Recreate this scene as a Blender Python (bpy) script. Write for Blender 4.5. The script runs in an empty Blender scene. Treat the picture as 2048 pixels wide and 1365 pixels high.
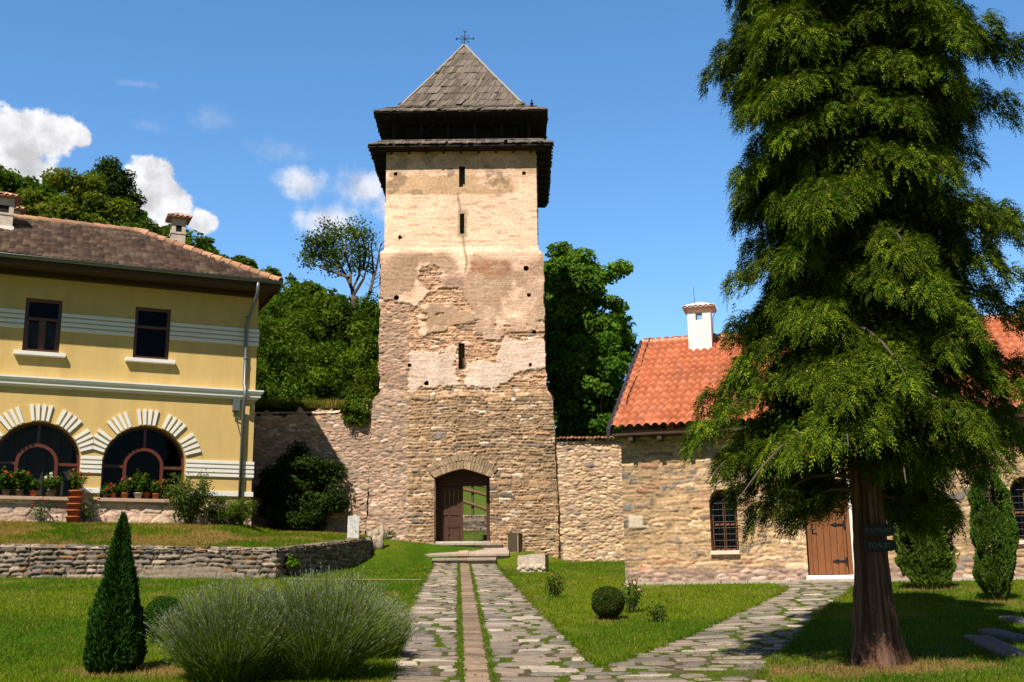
import bpy, math, random
import numpy as np
from mathutils import Vector, Matrix
from mathutils.geometry import tessellate_polygon
random.seed(5)
RNG = np.random.default_rng(11)
SC = bpy.context.scene
COL = SC.collection
R_ = math.radians
# ------------------------------------------------------------------ camera model (place the camera, read distances off the photo)
F_PX, PITCH, ROLL, EYE = 2249.0, R_(12.65), 0.012, 1.6
def ray(px, py):
    u = (px-1024)/F_PX; v = (682.5-py)/F_PX
    c, s = math.cos(ROLL), math.sin(ROLL)
    u2 = c*u+s*v; v2 = -s*u+c*v
    return np.array([u2, math.cos(PITCH)-v2*math.sin(PITCH), math.sin(PITCH)+v2*math.cos(PITCH)])
def at(px, py, Y):
    r = ray(px, py); t = Y/r[1]
    return np.array([r[0]*t, Y, EYE+r[2]*t])
# ------------------------------------------------------------------ noise
def _h(i, j, k=0):
    i = np.asarray(i).astype(np.int64); j = np.asarray(j).astype(np.int64)
    n = (i*374761393 + j*668265263 + int(k)*1442695041) & 0xFFFFFFFF
    n = ((n ^ (n >> 13))*1274126177) & 0xFFFFFFFF
    n = (n ^ (n >> 16))
    n = (n*2246822519) & 0xFFFFFFFF
    n = n ^ (n >> 15)
    return n/4294967296.0
def vnoise(x, y, k=0):
    xi = np.floor(x); yi = np.floor(y); fx = x-xi; fy = y-yi
    fx = fx*fx*(3-2*fx); fy = fy*fy*(3-2*fy)
    a = _h(xi, yi, k); b = _h(xi+1, yi, k); c = _h(xi, yi+1, k); d = _h(xi+1, yi+1, k)
    return (a*(1-fx)+b*fx)*(1-fy)+(c*(1-fx)+d*fx)*fy
def fbm(x, y, k=0, o=4):
    s = 0; a = .5; t = 0
    x = np.asarray(x, float); y = np.asarray(y, float)
    for n in range(o):
        s = s+a*vnoise(x*2**n+17*n, y*2**n+9*n, k+n); t += a; a *= .5
    return s/t
def sst(a, b, x):
    t = np.clip((x-a)/(b-a), 0, 1); return t*t*(3-2*t)
def lerp(a, b, t):
    a = np.asarray(a, float); b = np.asarray(b, float); t = np.asarray(t)[..., None]
    return a*(1-t)+b*t
# ------------------------------------------------------------------ mesh builder: arrays of vertices, polygons and a colour per vertex
class NB:
    def __init__(s): s.V = []; s.F = []; s.C = []; s.n = 0
    def add(s, V, faces, col=(1, 1, 1)):
        V = np.asarray(V, float).reshape(-1, 3)
        C = np.asarray(col, float)
        if C.ndim == 1: C = np.tile(C[:3], (len(V), 1))
        for f in (faces if isinstance(faces, list) and len(faces) and isinstance(faces[0], np.ndarray) else [np.asarray(faces)]):
            if f.size: s.F.append(f.astype(np.int64)+s.n)
        s.V.append(V); s.C.append(C[:, :3]); s.n += len(V)
    def poly(s, pts, col=(1, 1, 1)):
        s.add(pts, np.arange(len(pts))[None, :], col)
    def box(s, x0, x1, y0, y1, z0, z1, col=(1, 1, 1), M=None):
        v = np.array([[x, y, z] for z in (z0, z1) for y in (y0, y1) for x in (x0, x1)], float)
        if M is not None: v = v@np.asarray(M)[:3, :3].T+np.asarray(M)[:3, 3]
        s.add(v, np.array([[0, 2, 3, 1], [4, 5, 7, 6], [0, 1, 5, 4], [2, 6, 7, 3], [0, 4, 6, 2], [1, 3, 7, 5]]), col)
    def prism(s, pts, axis, a, b, col=(1, 1, 1)):
        # pts: polygon in the other two axes, extruded along axis 0/1/2 from a to b
        o = [i for i in range(3) if i != axis]; n = len(pts)
        v = np.zeros((2*n, 3)); p = np.asarray(pts, float)
        v[:n, o[0]] = p[:, 0]; v[:n, o[1]] = p[:, 1]; v[:n, axis] = a; v[n:] = v[:n]; v[n:, axis] = b
        side = np.array([[i, (i+1) % n, n+(i+1) % n, n+i] for i in range(n)])
        s.add(v, [np.arange(n)[None, ::-1].copy(), (np.arange(n)+n)[None, :].copy(), side], col)
    def tube(s, pts, rad, n=8, col=(1, 1, 1), cap=True):
        pts = np.asarray(pts, float); m = len(pts); rad = np.broadcast_to(np.asarray(rad, float), (m,))
        T = np.gradient(pts, axis=0); T /= np.linalg.norm(T, axis=1)[:, None]+1e-9
        up = np.array([0, 0, 1.]) if abs(T[0][2]) < .9 else np.array([1., 0, 0])
        A = np.cross(T, up); A /= np.linalg.norm(A, axis=1)[:, None]+1e-9
        for i in range(1, m):
            if A[i]@A[i-1] < 0: A[i] *= -1
        B = np.cross(T, A)
        th = np.arange(n)*2*np.pi/n
        V = pts[:, None, :]+rad[:, None, None]*(np.cos(th)[None, :, None]*A[:, None, :]+np.sin(th)[None, :, None]*B[:, None, :])
        i = np.arange(m-1)[:, None]*n; j = np.arange(n)[None, :]; j2 = (j+1) % n
        F = np.stack([i+j, i+j2, i+n+j2, i+n+j], -1).reshape(-1, 4)
        fs = [F]
        if cap: fs += [np.arange(n)[None, ::-1].copy(), (np.arange(n)+(m-1)*n)[None, :].copy()]
        s.add(V.reshape(-1, 3), fs, col)
    def lathe(s, prof, c=(0, 0, 0), n=16, col=(1, 1, 1)):
        th = np.arange(n)*2*np.pi/n; m = len(prof)
        V = np.array([[c[0]+r*math.cos(t), c[1]+r*math.sin(t), c[2]+z] for r, z in prof for t in th])
        i = np.arange(m-1)[:, None]*n; j = np.arange(n)[None, :]; j2 = (j+1) % n
        F = np.stack([i+j, i+j2, i+n+j2, i+n+j], -1).reshape(-1, 4)
        s.add(V, [F, np.arange(n)[None, ::-1].copy(), (np.arange(n)+(m-1)*n)[None, :].copy()], col)
    def blob(s, c, r, col=(1, 1, 1), k=0, rough=.25, n=10, m=7, flat=1.):
        th = np.arange(n)*2*np.pi/n; ph = np.linspace(0.01, np.pi-.01, m)
        V = []; 
        for p in ph:
            for t in th:
                d = np.array([math.sin(p)*math.cos(t), math.sin(p)*math.sin(t), math.cos(p)])
                q = 1+rough*(float(vnoise(d[0]*1.7+k*3.1, d[1]*1.7+d[2]*2.3+k, 3))-.5)*2
                V.append(np.asarray(c)+d*np.asarray(r)*q*np.array([1, 1, flat]))
        i = np.arange(m-1)[:, None]*n; j = np.arange(n)[None, :]; j2 = (j+1) % n
        F = np.stack([i+j, i+n+j, i+n+j2, i+j2], -1).reshape(-1, 4)
        s.add(V, [F, np.arange(n)[None, :].copy(), (np.arange(n)+(m-1)*n)[None, ::-1].copy()], col)
    def grid(s, P, keep=None, col=(1, 1, 1)):
        h, w = P.shape[:2]
        i = np.arange(h-1)[:, None]*w; j = np.arange(w-1)[None, :]
        F = np.stack([i+j, i+j+1, i+w+j+1, i+w+j], -1).reshape(-1, 4)
        if keep is not None:
            k = keep.reshape(-1); F = F[k[F].all(1)]
        C = np.asarray(col, float)
        if C.ndim == 3: C = C.reshape(-1, 3)
        V = P.reshape(-1, 3)
        used = np.zeros(len(V), bool); used[F.reshape(-1)] = True
        idx = np.cumsum(used)-1
        s.add(V[used], idx[F], C[used] if C.ndim == 2 else C)
    def leaves(s, P, A, B, L, W, col, fold=.0):
        # one diamond leaf per point: A along, B across
        L = np.broadcast_to(np.asarray(L, float), (len(P),))[:, None]; W = np.broadcast_to(np.asarray(W, float), (len(P),))[:, None]
        N = np.cross(A, B)
        v = np.stack([P-A*L*.5, P+B*W*.5+A*L*.06+N*W*fold, P+A*L*.5, P-B*W*.5+A*L*.06+N*W*fold], 1)
        F = np.arange(len(P)*4).reshape(-1, 4)
        s.add(v.reshape(-1, 3), F, np.repeat(np.broadcast_to(np.asarray(col, float), (len(P), 3)), 4, 0))
    def build(s, name, mat=None, parent=None, smooth=False, bevel=0):
        me = bpy.data.meshes.new(name)
        V = np.concatenate(s.V); C = np.concatenate(s.C)
        tot = np.concatenate([np.full(len(f), f.shape[1]) for f in s.F]); loops = np.concatenate([f.reshape(-1) for f in s.F])
        me.vertices.add(len(V)); me.vertices.foreach_set('co', V.astype(np.float32).reshape(-1))
        me.loops.add(len(loops)); me.loops.foreach_set('vertex_index', loops.astype(np.int32))
        me.polygons.add(len(tot)); st = np.concatenate([[0], np.cumsum(tot)[:-1]])
        me.polygons.foreach_set('loop_start', st.astype(np.int32))
        try: me.polygons.foreach_set('loop_total', tot.astype(np.int32))
        except Exception: pass
        me.polygons.foreach_set('use_smooth', np.full(len(tot), bool(smooth)))
        me.update(calc_edges=True)
        ca = me.color_attributes.new('Col', 'FLOAT_COLOR', 'POINT')
        ca.data.foreach_set('color', np.concatenate([C, np.ones((len(C), 1))], 1).astype(np.float32).reshape(-1))
        if mat: me.materials.append(mat)
        me.validate()
        o = bpy.data.objects.new(name, me); COL.objects.link(o)
        if parent: o.parent = parent
        if bevel:
            b = o.modifiers.new('Bevel', 'BEVEL'); b.width = bevel; b.segments = 2; b.limit_method = 'ANGLE'
        return o
def tag(o, label=None, cat=None, group=None, kind=None):
    if label: o['label'] = label
    if cat: o['category'] = cat
    if group: o['group'] = group
    if kind: o['kind'] = kind
    return o
def thing(name, label, cat, loc=(0, 0, 0), rz=0., group=None):
    o = bpy.data.objects.new(name, None); COL.objects.link(o); o.empty_display_size = .2
    o.location = tuple(float(a) for a in loc); o.rotation_euler = (0, 0, rz)
    return tag(o, label, cat, group)
def struct(name, nb, mat, smooth=True):
    return tag(nb.build(name, mat, None, smooth), kind='structure')
# ------------------------------------------------------------------ materials
def NM(name):
    m = bpy.data.materials.new(name); m.use_nodes = True
    nt = m.node_tree; nt.nodes.clear()
    out = nt.nodes.new('ShaderNodeOutputMaterial')
    return m, nt, out
def nd(nt, typ, **kw):
    n = nt.nodes.new(typ)
    for k, v in kw.items():
        if k == 'i':
            for a, b in v.items(): n.inputs[a].default_value = b
        else: setattr(n, k, v)
    return n
def mat(name, base=(.5, .5, .5), rough=.8, attr=False, var=.25, vscale=6., bscale=40., bump=.25, bdist=.01, spec=.3, metal=0., stretch=None, stain=None):
    m, nt, out = NM(name); L = nt.links.new
    tc = nd(nt, 'ShaderNodeTexCoord'); src = tc.outputs['Object']
    if stretch:
        mp = nd(nt, 'ShaderNodeMapping'); mp.inputs['Scale'].default_value = stretch; L(src, mp.inputs['Vector']); src = mp.outputs[0]
    n1 = nd(nt, 'ShaderNodeTexNoise', i={'Scale': vscale, 'Detail': 6., 'Roughness': .65}); L(src, n1.inputs['Vector'])
    mr = nd(nt, 'ShaderNodeMapRange', i={'From Min': .25, 'From Max': .75, 'To Min': 1-var, 'To Max': 1+var}); L(n1.outputs[0], mr.inputs['Value'])
    if attr:
        b = nd(nt, 'ShaderNodeVertexColor', layer_name='Col').outputs['Color']
    else:
        b = nd(nt, 'ShaderNodeRGB'); b.outputs[0].default_value = (*base, 1); b = b.outputs[0]
    mx = nd(nt, 'ShaderNodeVectorMath', operation='MULTIPLY'); L(b, mx.inputs[0]); L(mr.outputs[0], mx.inputs[1])
    c = mx.outputs[0]
    if stain:
        n3 = nd(nt, 'ShaderNodeTexNoise', i={'Scale': stain[1], 'Detail': 8., 'Roughness': .7}); L(src, n3.inputs['Vector'])
        m3 = nd(nt, 'ShaderNodeMapRange', i={'From Min': stain[2], 'From Max': stain[2]+.14, 'To Min': 0., 'To Max': stain[3]}); L(n3.outputs[0], m3.inputs['Value'])
        mm = nd(nt, 'ShaderNodeMix', data_type='RGBA'); L(m3.outputs[0], mm.inputs[0]); L(c, mm.inputs[6]); mm.inputs[7].default_value = (*stain[0], 1); c = mm.outputs[2]
    p = nd(nt, 'ShaderNodeBsdfPrincipled', i={'Roughness': rough, 'Metallic': metal, 'Specular IOR Level': spec})
    L(c, p.inputs['Base Color'])
    if bump:
        n2 = nd(nt, 'ShaderNodeTexNoise', i={'Scale': bscale, 'Detail': 5., 'Roughness': .6}); L(src, n2.inputs['Vector'])
        bp = nd(nt, 'ShaderNodeBump', i={'Strength': bump, 'Distance': bdist}); L(n2.outputs[0], bp.inputs['Height']); L(bp.outputs[0], p.inputs['Normal'])
    L(p.outputs[0], out.inputs[0])
    return m
def leafmat(name, tr=.3, gain=(1.6, 1.7, .7), rough=.7, spec=.06, boost=(1.30, 1.28, .95)):
    m, nt, out = NM(name); L = nt.links.new
    a0 = nd(nt, 'ShaderNodeVertexColor', layer_name='Col'); a = nd(nt, 'ShaderNodeVectorMath', operation='MULTIPLY'); L(a0.outputs['Color'], a.inputs[0]); a.inputs[1].default_value = boost
    p = nd(nt, 'ShaderNodeBsdfPrincipled', i={'Roughness': rough, 'Specular IOR Level': spec}); L(a.outputs[0], p.inputs['Base Color'])
    g = nd(nt, 'ShaderNodeVectorMath', operation='MULTIPLY'); L(a.outputs[0], g.inputs[0]); g.inputs[1].default_value = gain
    t = nd(nt, 'ShaderNodeBsdfTranslucent'); L(g.outputs[0], t.inputs['Color'])
    mx = nd(nt, 'ShaderNodeMixShader', i={0: tr}); L(p.outputs[0], mx.inputs[1]); L(t.outputs[0], mx.inputs[2]); L(mx.outputs[0], out.inputs[0])
    return m
M = dict(
    stone=mat('rubble_stone', attr=True, var=.30, vscale=14., bscale=60., bump=.5, bdist=.012, rough=.9, spec=.15),
    slab=mat('path_stone', attr=True, var=.30, vscale=9., bscale=45., bump=.5, bdist=.01, rough=.7, spec=.3),
    paint=mat('attr_matte', attr=True, var=.12, vscale=5., bscale=60., bump=.15, rough=.75, spec=.25),
    stucco=mat('yellow_stucco', (.57, .395, .150), .85, var=.10, vscale=2.4, stretch=(1., 1., .28), bscale=140., bump=.3, bdist=.004, spec=.15, stain=((.44, .27, .095), 1.1, .53, .45)),
    white=mat('white_trim', (.72, .70, .66), .7, var=.06, vscale=3., bscale=80., bump=.12, bdist=.004),
    limewash=mat('white_limewash', (.78, .75, .68), .85, var=.08, vscale=2.5, bscale=30., bump=.3, bdist=.01),
    oldplaster=mat('old_chimney_plaster', (.50, .42, .34), .9, var=.25, vscale=5., bscale=50., bump=.5, bdist=.01, stain=((.20, .14, .10), 3., .55, .7)),
    tile=mat('roof_tile', attr=True, var=.22, vscale=9., bscale=70., bump=.35, bdist=.006, rough=.85, spec=.2),
    wood=mat('grey_shingle', attr=True, var=.30, vscale=7., bscale=30., bump=.6, bdist=.01, rough=.9, spec=.12, stretch=(6., 6., .8)),
    darkwood=mat('dark_timber', (.016, .012, .009), .85, var=.4, vscale=8., bscale=30., bump=.4, stretch=(1., 1., 5.)),
    gatewood=mat('gate_timber', (.060, .026, .015), .65, var=.35, vscale=10., bscale=40., bump=.35, stretch=(6., 6., .7)),
    doorwood=mat('door_timber', (.20, .075, .026), .55, var=.35, vscale=9., bscale=40., bump=.35, stretch=(6., 6., .6)),
    framewood=mat('red_brown_frame', (.085, .030, .009), .4, var=.2, vscale=8., bscale=40., bump=.1, spec=.5),
    arched=mat('dark_red_frame', (.105, .023, .012), .4, var=.2, vscale=8., bscale=40., bump=.1, spec=.5),
    soffit=mat('eave_boards', (.055, .032, .020), .8, var=.3, vscale=5., bscale=30., bump=.3, stretch=(1., 8., 8.)),
    iron=mat('wrought_iron', (.02, .02, .022), .5, var=.3, metal=.6, bump=.2, spec=.5),
    zinc=mat('zinc_gutter', (.15, .165, .17), .45, var=.15, metal=.5, bump=.05, spec=.5),
    terracotta=mat('terracotta_pot', (.34, .095, .035), .8, var=.2, vscale=6., bscale=50., bump=.2),
    bark=mat('cypress_bark', attr=True, var=.45, vscale=7., bscale=14., bump=.9, bdist=.03, rough=.95, spec=.08, stretch=(4., 4., .5)),
    twig=mat('twig_bark', (.10, .075, .055), .9, var=.3, vscale=6., bscale=30., bump=.3),
    soil=mat('bare_soil', (.16, .105, .06), .95, var=.35, vscale=10., bscale=60., bump=.6),
    leaf=leafmat('leaf', .30), needle=leafmat('cypress_spray', .12, (1.5, 1.6, .6), .75, .04), petal=leafmat('petal', .25, (1.2, 1.2, 1.2), .6, .2, (1.05, 1.05, 1.05)),
    grassblade=leafmat('grass_blade', .28, (1.4, 1.4, .6), .7, .06),
    binm=mat('bin_sheet', (.070, .050, .030), .5, var=.2, bump=.05), binedge=mat('bin_edge', (.30, .25, .14), .5, var=.1, bump=.05),
    sign=mat('black_sign_board', (.012, .011, .010), .5, var=.3, bump=.15), letter=mat('sign_lettering', (.11, .11, .105), .6, var=.05, bump=0),
    railwood=mat('rail_timber', (.17, .095, .045), .8, var=.35, vscale=5., bscale=20., bump=.3),
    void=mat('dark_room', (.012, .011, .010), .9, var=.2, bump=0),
)
def glassmat():
    m, nt, out = NM('window_glass'); L = nt.links.new
    tc = nd(nt, 'ShaderNodeTexCoord'); n = nd(nt, 'ShaderNodeTexNoise', i={'Scale': 1.6, 'Detail': 2.}); L(tc.outputs['Object'], n.inputs['Vector'])
    bp = nd(nt, 'ShaderNodeBump', i={'Strength': .06, 'Distance': .05}); L(n.outputs[0], bp.inputs['Height'])
    g = nd(nt, 'ShaderNodeBsdfGlossy', i={'Color': (.9, .95, 1, 1), 'Roughness': .02}); L(bp.outputs[0], g.inputs['Normal'])
    t = nd(nt, 'ShaderNodeBsdfTransparent', i={'Color': (.45, .47, .46, 1)})
    f0 = nd(nt, 'ShaderNodeFresnel', i={'IOR': 1.45}); f = nd(nt, 'ShaderNodeMath', operation='MULTIPLY'); L(f0.outputs[0], f.inputs[0]); f.inputs[1].default_value = .28; mx = nd(nt, 'ShaderNodeMixShader')
    L(f.outputs[0], mx.inputs[0]); L(t.outputs[0], mx.inputs[1]); L(g.outputs[0], mx.inputs[2]); L(mx.outputs[0], out.inputs[0])
    return m
M['glass'] = glassmat()
# ------------------------------------------------------------------ masonry: rows of irregular stones as relief + colour
def masonry(U, V, st, seed):
    w, h0, h1 = st['w'], st['h'][0], st['h'][1]
    wob = st.get('wob', 1.)
    if st.get('cells'): return rubble(U, V, st, seed)
    off = .09*wob*(_h(np.floor(U/.83+.5*vnoise(V*2, V*0, seed+4)), np.floor(V/.55+.6*vnoise(U*1.7, U*0, seed+3)), seed+2)-.5)
    Uw = U+wob*.06*(fbm(U*1.7, V*2.3, seed+5, 3)-.5)*2+.02*(vnoise(U*9, V*11, seed+6)-.5)
    Vw = V+off+wob*.06*(fbm(U*.8, V*.9, seed+7, 3)-.5)*2+wob*.014*(vnoise(U*3.5, V*6, seed+8)-.5)*2+.010*(vnoise(U*16, V*18, seed+9)-.5)
    rg = np.random.default_rng(seed); b = [-2.]
    while b[-1] < 18: b.append(b[-1]+rg.uniform(h0, h1)*(1.5 if rg.random() < .18 else 1))
    b = np.array(b); r = np.clip(np.searchsorted(b, Vw)-1, 0, len(b)-2)
    lo = b[r]; hi = b[r+1]
    wr = w*(.6+.8*_h(r, 3, seed))*np.clip((hi-lo)/((h0+h1)*.5), .7, 1.5)
    x = Uw/wr+_h(r, 5, seed)*10; k = np.floor(x)
    bk = lambda q: q+.45*(2*_h(r, q, seed+1)-1)
    k = np.where(x < bk(k), k-1, np.where(x >= bk(k+1), k+1, k))
    l = bk(k); rt = bk(k+1)
    hx = (rt-l)*wr/2; hy = (hi-lo)/2; px = (x-(l+rt)/2)*wr; py = Vw-(lo+hi)/2
    q1, q2, q3, q4 = (_h(r, k, seed+n) for n in (11, 12, 13, 14))
    py = py+px*(q3-.5)*.22
    g = st['gap']*(.35+1.3*q1)
    rr = np.minimum(hx, hy)*(st.get('rnd', .30)+.35*q2)
    ax = np.abs(px)-(hx-g-rr); ay = np.abs(py)-(hy-g*.8-rr)
    d = np.sqrt(np.maximum(ax, 0)**2+np.maximum(ay, 0)**2)+np.minimum(np.maximum(ax, ay), 0)-rr
    d = d+st.get('rag', .02)*(fbm(U*14, V*14, seed+21, 2)-.5)*2
    return finish(U, V, st, seed, d, r, k, q4, (px/np.maximum(hx, .02))*(q1-.5)+(py/np.maximum(hy, .02))*(q2-.5))
def rubble(U, V, st, seed):
    # irregular polygonal stones: staggered jittered sites, flattened metric, random weights
    w, h = st['w'], sum(st['h'])/2
    Uw = U+.05*(fbm(U*3, V*4, seed+5, 3)-.5)*2; Vw = V+.10*(fbm(U*.8, V*.9, seed+7, 3)-.5)*2+.022*(vnoise(U*6, V*9, seed+8)-.5)*2
    y = Vw/h; j0 = np.floor(y); d1 = np.full(U.shape, 9.); d2 = np.full(U.shape, 9.); bj = np.zeros(U.shape); bi = np.zeros(U.shape); bx = np.zeros(U.shape); by = np.zeros(U.shape)
    for dj in (-1, 0, 1):
        jj = j0+dj; xr = Uw/w+_h(jj, 7, seed)*3.3; i0 = np.floor(xr)
        for di in (-1, 0, 1):
            ii = i0+di; sx = ii+.5+.42*(2*_h(ii, jj, seed+1)-1); sy = jj+.5+.42*(2*_h(ii, jj, seed+2)-1); wt = .22*_h(ii, jj, seed+3)**2
            ex = xr-sx; ey = y-sy+ex*.35*(_h(ii, jj, seed+4)-.5); dd = (np.abs(ex)**2.4+np.abs(ey)**2.4)**(1/2.4)-wt
            nw = dd < d1
            d2 = np.where(nw, d1, np.minimum(d2, dd)); bj = np.where(nw, jj, bj); bi = np.where(nw, ii, bi); bx = np.where(nw, ex, bx); by = np.where(nw, ey, by); d1 = np.where(nw, dd, d1)
    q1, q4 = _h(bj, bi, seed+11), _h(bj, bi, seed+14)
    d = -(d2-d1)*h*.62+st['gap']*(.2+1.2*q1)*.55+st.get('rag', .02)*(fbm(U*14, V*14, seed+21, 2)-.5)*.8
    return finish(U, V, st, seed, d, bj, bi, q4, 2*bx*(q1-.5)+2*by*(_h(bj, bi, seed+12)-.5))
def finish(U, V, st, seed, d, r, k, q4, tiltv):
    e = st.get('edge', .03)
    face = sst(.004, -e, d)
    out = st.get('out', .5)
    H = st['amp']*face*(1-out+out*q4)+st['amp']*.5*face*tiltv
    H = H+.010*(fbm(U*9, V*12, seed+31, 3)-.5)*2*(.4+face)
    pal = np.array([p[1:] for p in st['pal']]); wt = np.cumsum([p[0] for p in st['pal']]); wt = wt/wt[-1]
    qi = np.searchsorted(wt, _h(r, k, seed+41)); C = pal[np.clip(qi, 0, len(pal)-1)]
    lum = .72+.56*_h(r, k, seed+42)
    lum = lum*(.75+.5*fbm(U*5, V*9, seed+43, 4))
    C = C*lum[..., None]
    mort = np.asarray(st['mort'])*(.75+.5*fbm(U*6, V*6, seed+44, 3))[..., None]
    a = sst(.006, -.008, d)
    C = mort*(1-a[..., None])+C*a[..., None]
    C = C*(.80+.4*fbm(U*.6, V*.5, seed+51, 3))[..., None]*np.array([1.04, .97, .915])
    return H, C
ST = dict(
    ochre=dict(w=.25, h=(.050, .110), gap=.010, amp=.046, rag=.018, edge=.020, mort=(.27, .195, .125), wob=1.2,
               pal=[(5, .40, .275, .165), (3, .34, .235, .150), (2, .25, .18, .125), (1.5, .48, .36, .24), (1.0, .64, .54, .43), (.7, .20, .17, .15)]),
    greypink=dict(w=.25, h=(.065, .105), gap=.014, amp=.034, rag=.022, edge=.022, mort=(.28, .215, .165), cells=True,
               pal=[(4, .43, .30, .225), (3, .36, .265, .20), (2, .49, .35, .27), (1., .27, .23, .20), (1, .57, .45, .36), (1.6, .42, .29, .18)]),
    cream=dict(w=.26, h=(.07, .12), gap=.016, amp=.036, rag=.022, edge=.022, mort=(.34, .255, .165), cells=True,
               pal=[(4, .55, .405, .265), (2.5, .47, .34, .23), (2, .60, .47, .34), (1, .35, .27, .21), (.8, .38, .24, .18), (.5, .22, .19, .18)]),
    housewall=dict(w=.25, h=(.042, .100), gap=.015, amp=.028, rag=.024, edge=.016, mort=(.38, .275, .155), wob=1.7,
               pal=[(3, .37, .265, .165), (3, .45, .315, .19), (2, .28, .215, .165), (1.2, .56, .43, .29), (1.2, .34, .19, .125), (1.3, .17, .16, .145)]),
    dry=dict(w=.29, h=(.07, .145), gap=.008, amp=.062, rag=.020, edge=.020, mort=(.05, .042, .034), wob=.7, out=.5, rnd=.16,
               pal=[(4, .215, .18, .145), (3, .165, .145, .122), (2, .27, .22, .17), (.7, .24, .145, .08), (1, .14, .128, .115), (.6, .43, .36, .28)]),
    plinth=dict(w=.44, h=(.22, .28), gap=.016, amp=.030, rag=.03, edge=.03, mort=(.36, .285, .225), cells=True,
               pal=[(4, .62, .465, .365), (2, .55, .40, .30), (2, .66, .52, .42), (1, .40, .32, .27)]),
)
def panel(nb, u0, u1, v0, v1, res, fn, mapf):
    nu = max(2, int((u1-u0)/res)+1); nv = max(2, int((v1-v0)/res)+1)
    U, V = np.meshgrid(np.linspace(u0, u1, nu), np.linspace(v0, v1, nv))
    H, C, K = fn(U, V)
    nb.grid(mapf(U, V, H), K, C)
def styled(name, seed):
    return lambda U, V: (*masonry(U, V, ST[name], seed), np.ones_like(U, bool))
def plank_rows(): pass
# ================================================================== camera, sun, sky
cam = bpy.data.cameras.new('camera'); camo = bpy.data.objects.new('camera', cam); COL.objects.link(camo)
cam.sensor_width = 36; cam.lens = 36*F_PX/2048; cam.clip_start = .1; cam.clip_end = 3000
_c, _s = math.cos(ROLL), math.sin(ROLL)
_R = Vector((1, 0, 0)); _U = Vector((0, -math.sin(PITCH), math.cos(PITCH))); _X = _c*_R-_s*_U; _Y = _s*_R+_c*_U; _Z = _X.cross(_Y)
camo.matrix_world = Matrix(((_X.x, _Y.x, _Z.x, 0), (_X.y, _Y.y, _Z.y, 0), (_X.z, _Y.z, _Z.z, EYE), (0, 0, 0, 1)))
SC.camera = camo
SUN_EL, SUN_AZ = R_(52.2), R_(200.7)          # azimuth clockwise from +Y: behind the camera, to its left
sdir = Vector((math.sin(SUN_AZ)*math.cos(SUN_EL), math.cos(SUN_AZ)*math.cos(SUN_EL), math.sin(SUN_EL)))
sl = bpy.data.lights.new('sun', 'SUN'); sl.energy = 4.9; sl.angle = R_(.53); sl.color = (1, .92, .81)
so = bpy.data.objects.new('sun', sl); COL.objects.link(so); so.rotation_euler = sdir.to_track_quat('Z', 'Y').to_euler()
SC.view_settings.view_transform = 'Standard'; SC.view_settings.look = 'None'; SC.view_settings.exposure = 0.56; SC.view_settings.gamma = 1
SC.cycles.use_denoising = True
SC.cycles.max_bounces = 8; SC.cycles.transparent_max_bounces = 8; SC.cycles.diffuse_bounces = 3
W = bpy.data.worlds.new('World'); SC.world = W; W.use_nodes = True
nt = W.node_tree; nt.nodes.clear(); L = nt.links.new
def N(t, **k): return nd(nt, t, **k)
def mth(op, a, b=None, c=None):
    n = N('ShaderNodeMath', operation=op)
    for i, v in enumerate((a, b, c)):
        if v is None: continue
        if isinstance(v, (int, float)): n.inputs[i].default_value = v
        else: L(v, n.inputs[i])
    return n.outputs[0]
sky = N('ShaderNodeTexSky', sky_type='NISHITA'); sky.sun_disc = False; sky.sun_elevation = SUN_EL; sky.sun_rotation = SUN_AZ
sky.air_density = 1.0; sky.dust_density = .25; sky.ozone_density = 2.2; sky.altitude = 400
hs = N('ShaderNodeHueSaturation', i={'Saturation': 1.22, 'Value': 1.40, 'Hue': .498}); L(sky.outputs[0], hs.inputs['Color'])
tc = N('ShaderNodeTexCoord'); sp = N('ShaderNodeSeparateXYZ'); L(tc.outputs['Generated'], sp.inputs[0])
az = mth('ARCTAN2', sp.outputs[0], sp.outputs[1]); el = mth('ARCSINE', sp.outputs[2])
cb = N('ShaderNodeCombineXYZ'); L(az, cb.inputs[0]); L(el, cb.inputs[1])
def cn(scale, det=8., ro=.6, off=(0, 0, 0)):
    mp = N('ShaderNodeMapping'); mp.inputs['Location'].default_value = off; L(cb.outputs[0], mp.inputs[0])
    n = N('ShaderNodeTexNoise', i={'Scale': scale, 'Detail': det, 'Roughness': ro}); L(mp.outputs[0], n.inputs['Vector']); return n.outputs[0]
nA = cn(34.); nB = cn(95., off=(3, 1, 0)); nC = cn(22., 4., .5, (7, 2, 0))
def azel(px, py):
    r = ray(px, py); r = r/np.linalg.norm(r); return math.atan2(r[0], r[1]), math.asin(r[2])
def blobs(lst):
    o = None
    for px, py, rx, ry in lst:
        a, e = azel(px, py); rx = rx/F_PX*.95; ry = ry/F_PX*.95
        dx = mth('MULTIPLY', mth('SUBTRACT', az, a), 1/rx); dy = mth('MULTIPLY', mth('SUBTRACT', el, e), 1/ry)
        d = mth('SUBTRACT', 1., mth('SQRT', mth('ADD', mth('MULTIPLY', dx, dx), mth('MULTIPLY', dy, dy))))
        o = d if o is None else mth('SMOOTH_MAX', o, d, .25)
    return o
def ramp(v, a, b, c=0., d=1.):
    n = N('ShaderNodeMapRange', interpolation_type='SMOOTHSTEP', i={'From Min': a, 'From Max': b, 'To Min': c, 'To Max': d}); L(v, n.inputs['Value']); return n.outputs[0]
nz = mth('ADD', mth('MULTIPLY', mth('SUBTRACT', nA, .5), 1.5), mth('MULTIPLY', mth('SUBTRACT', nB, .5), .8))
big = blobs([(-60, 330, 170, 105), (40, 265, 110, 62), (105, 270, 75, 50), (160, 275, 32, 28), (20, 330, 110, 70), (-160, 260, 200, 120)])
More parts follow.
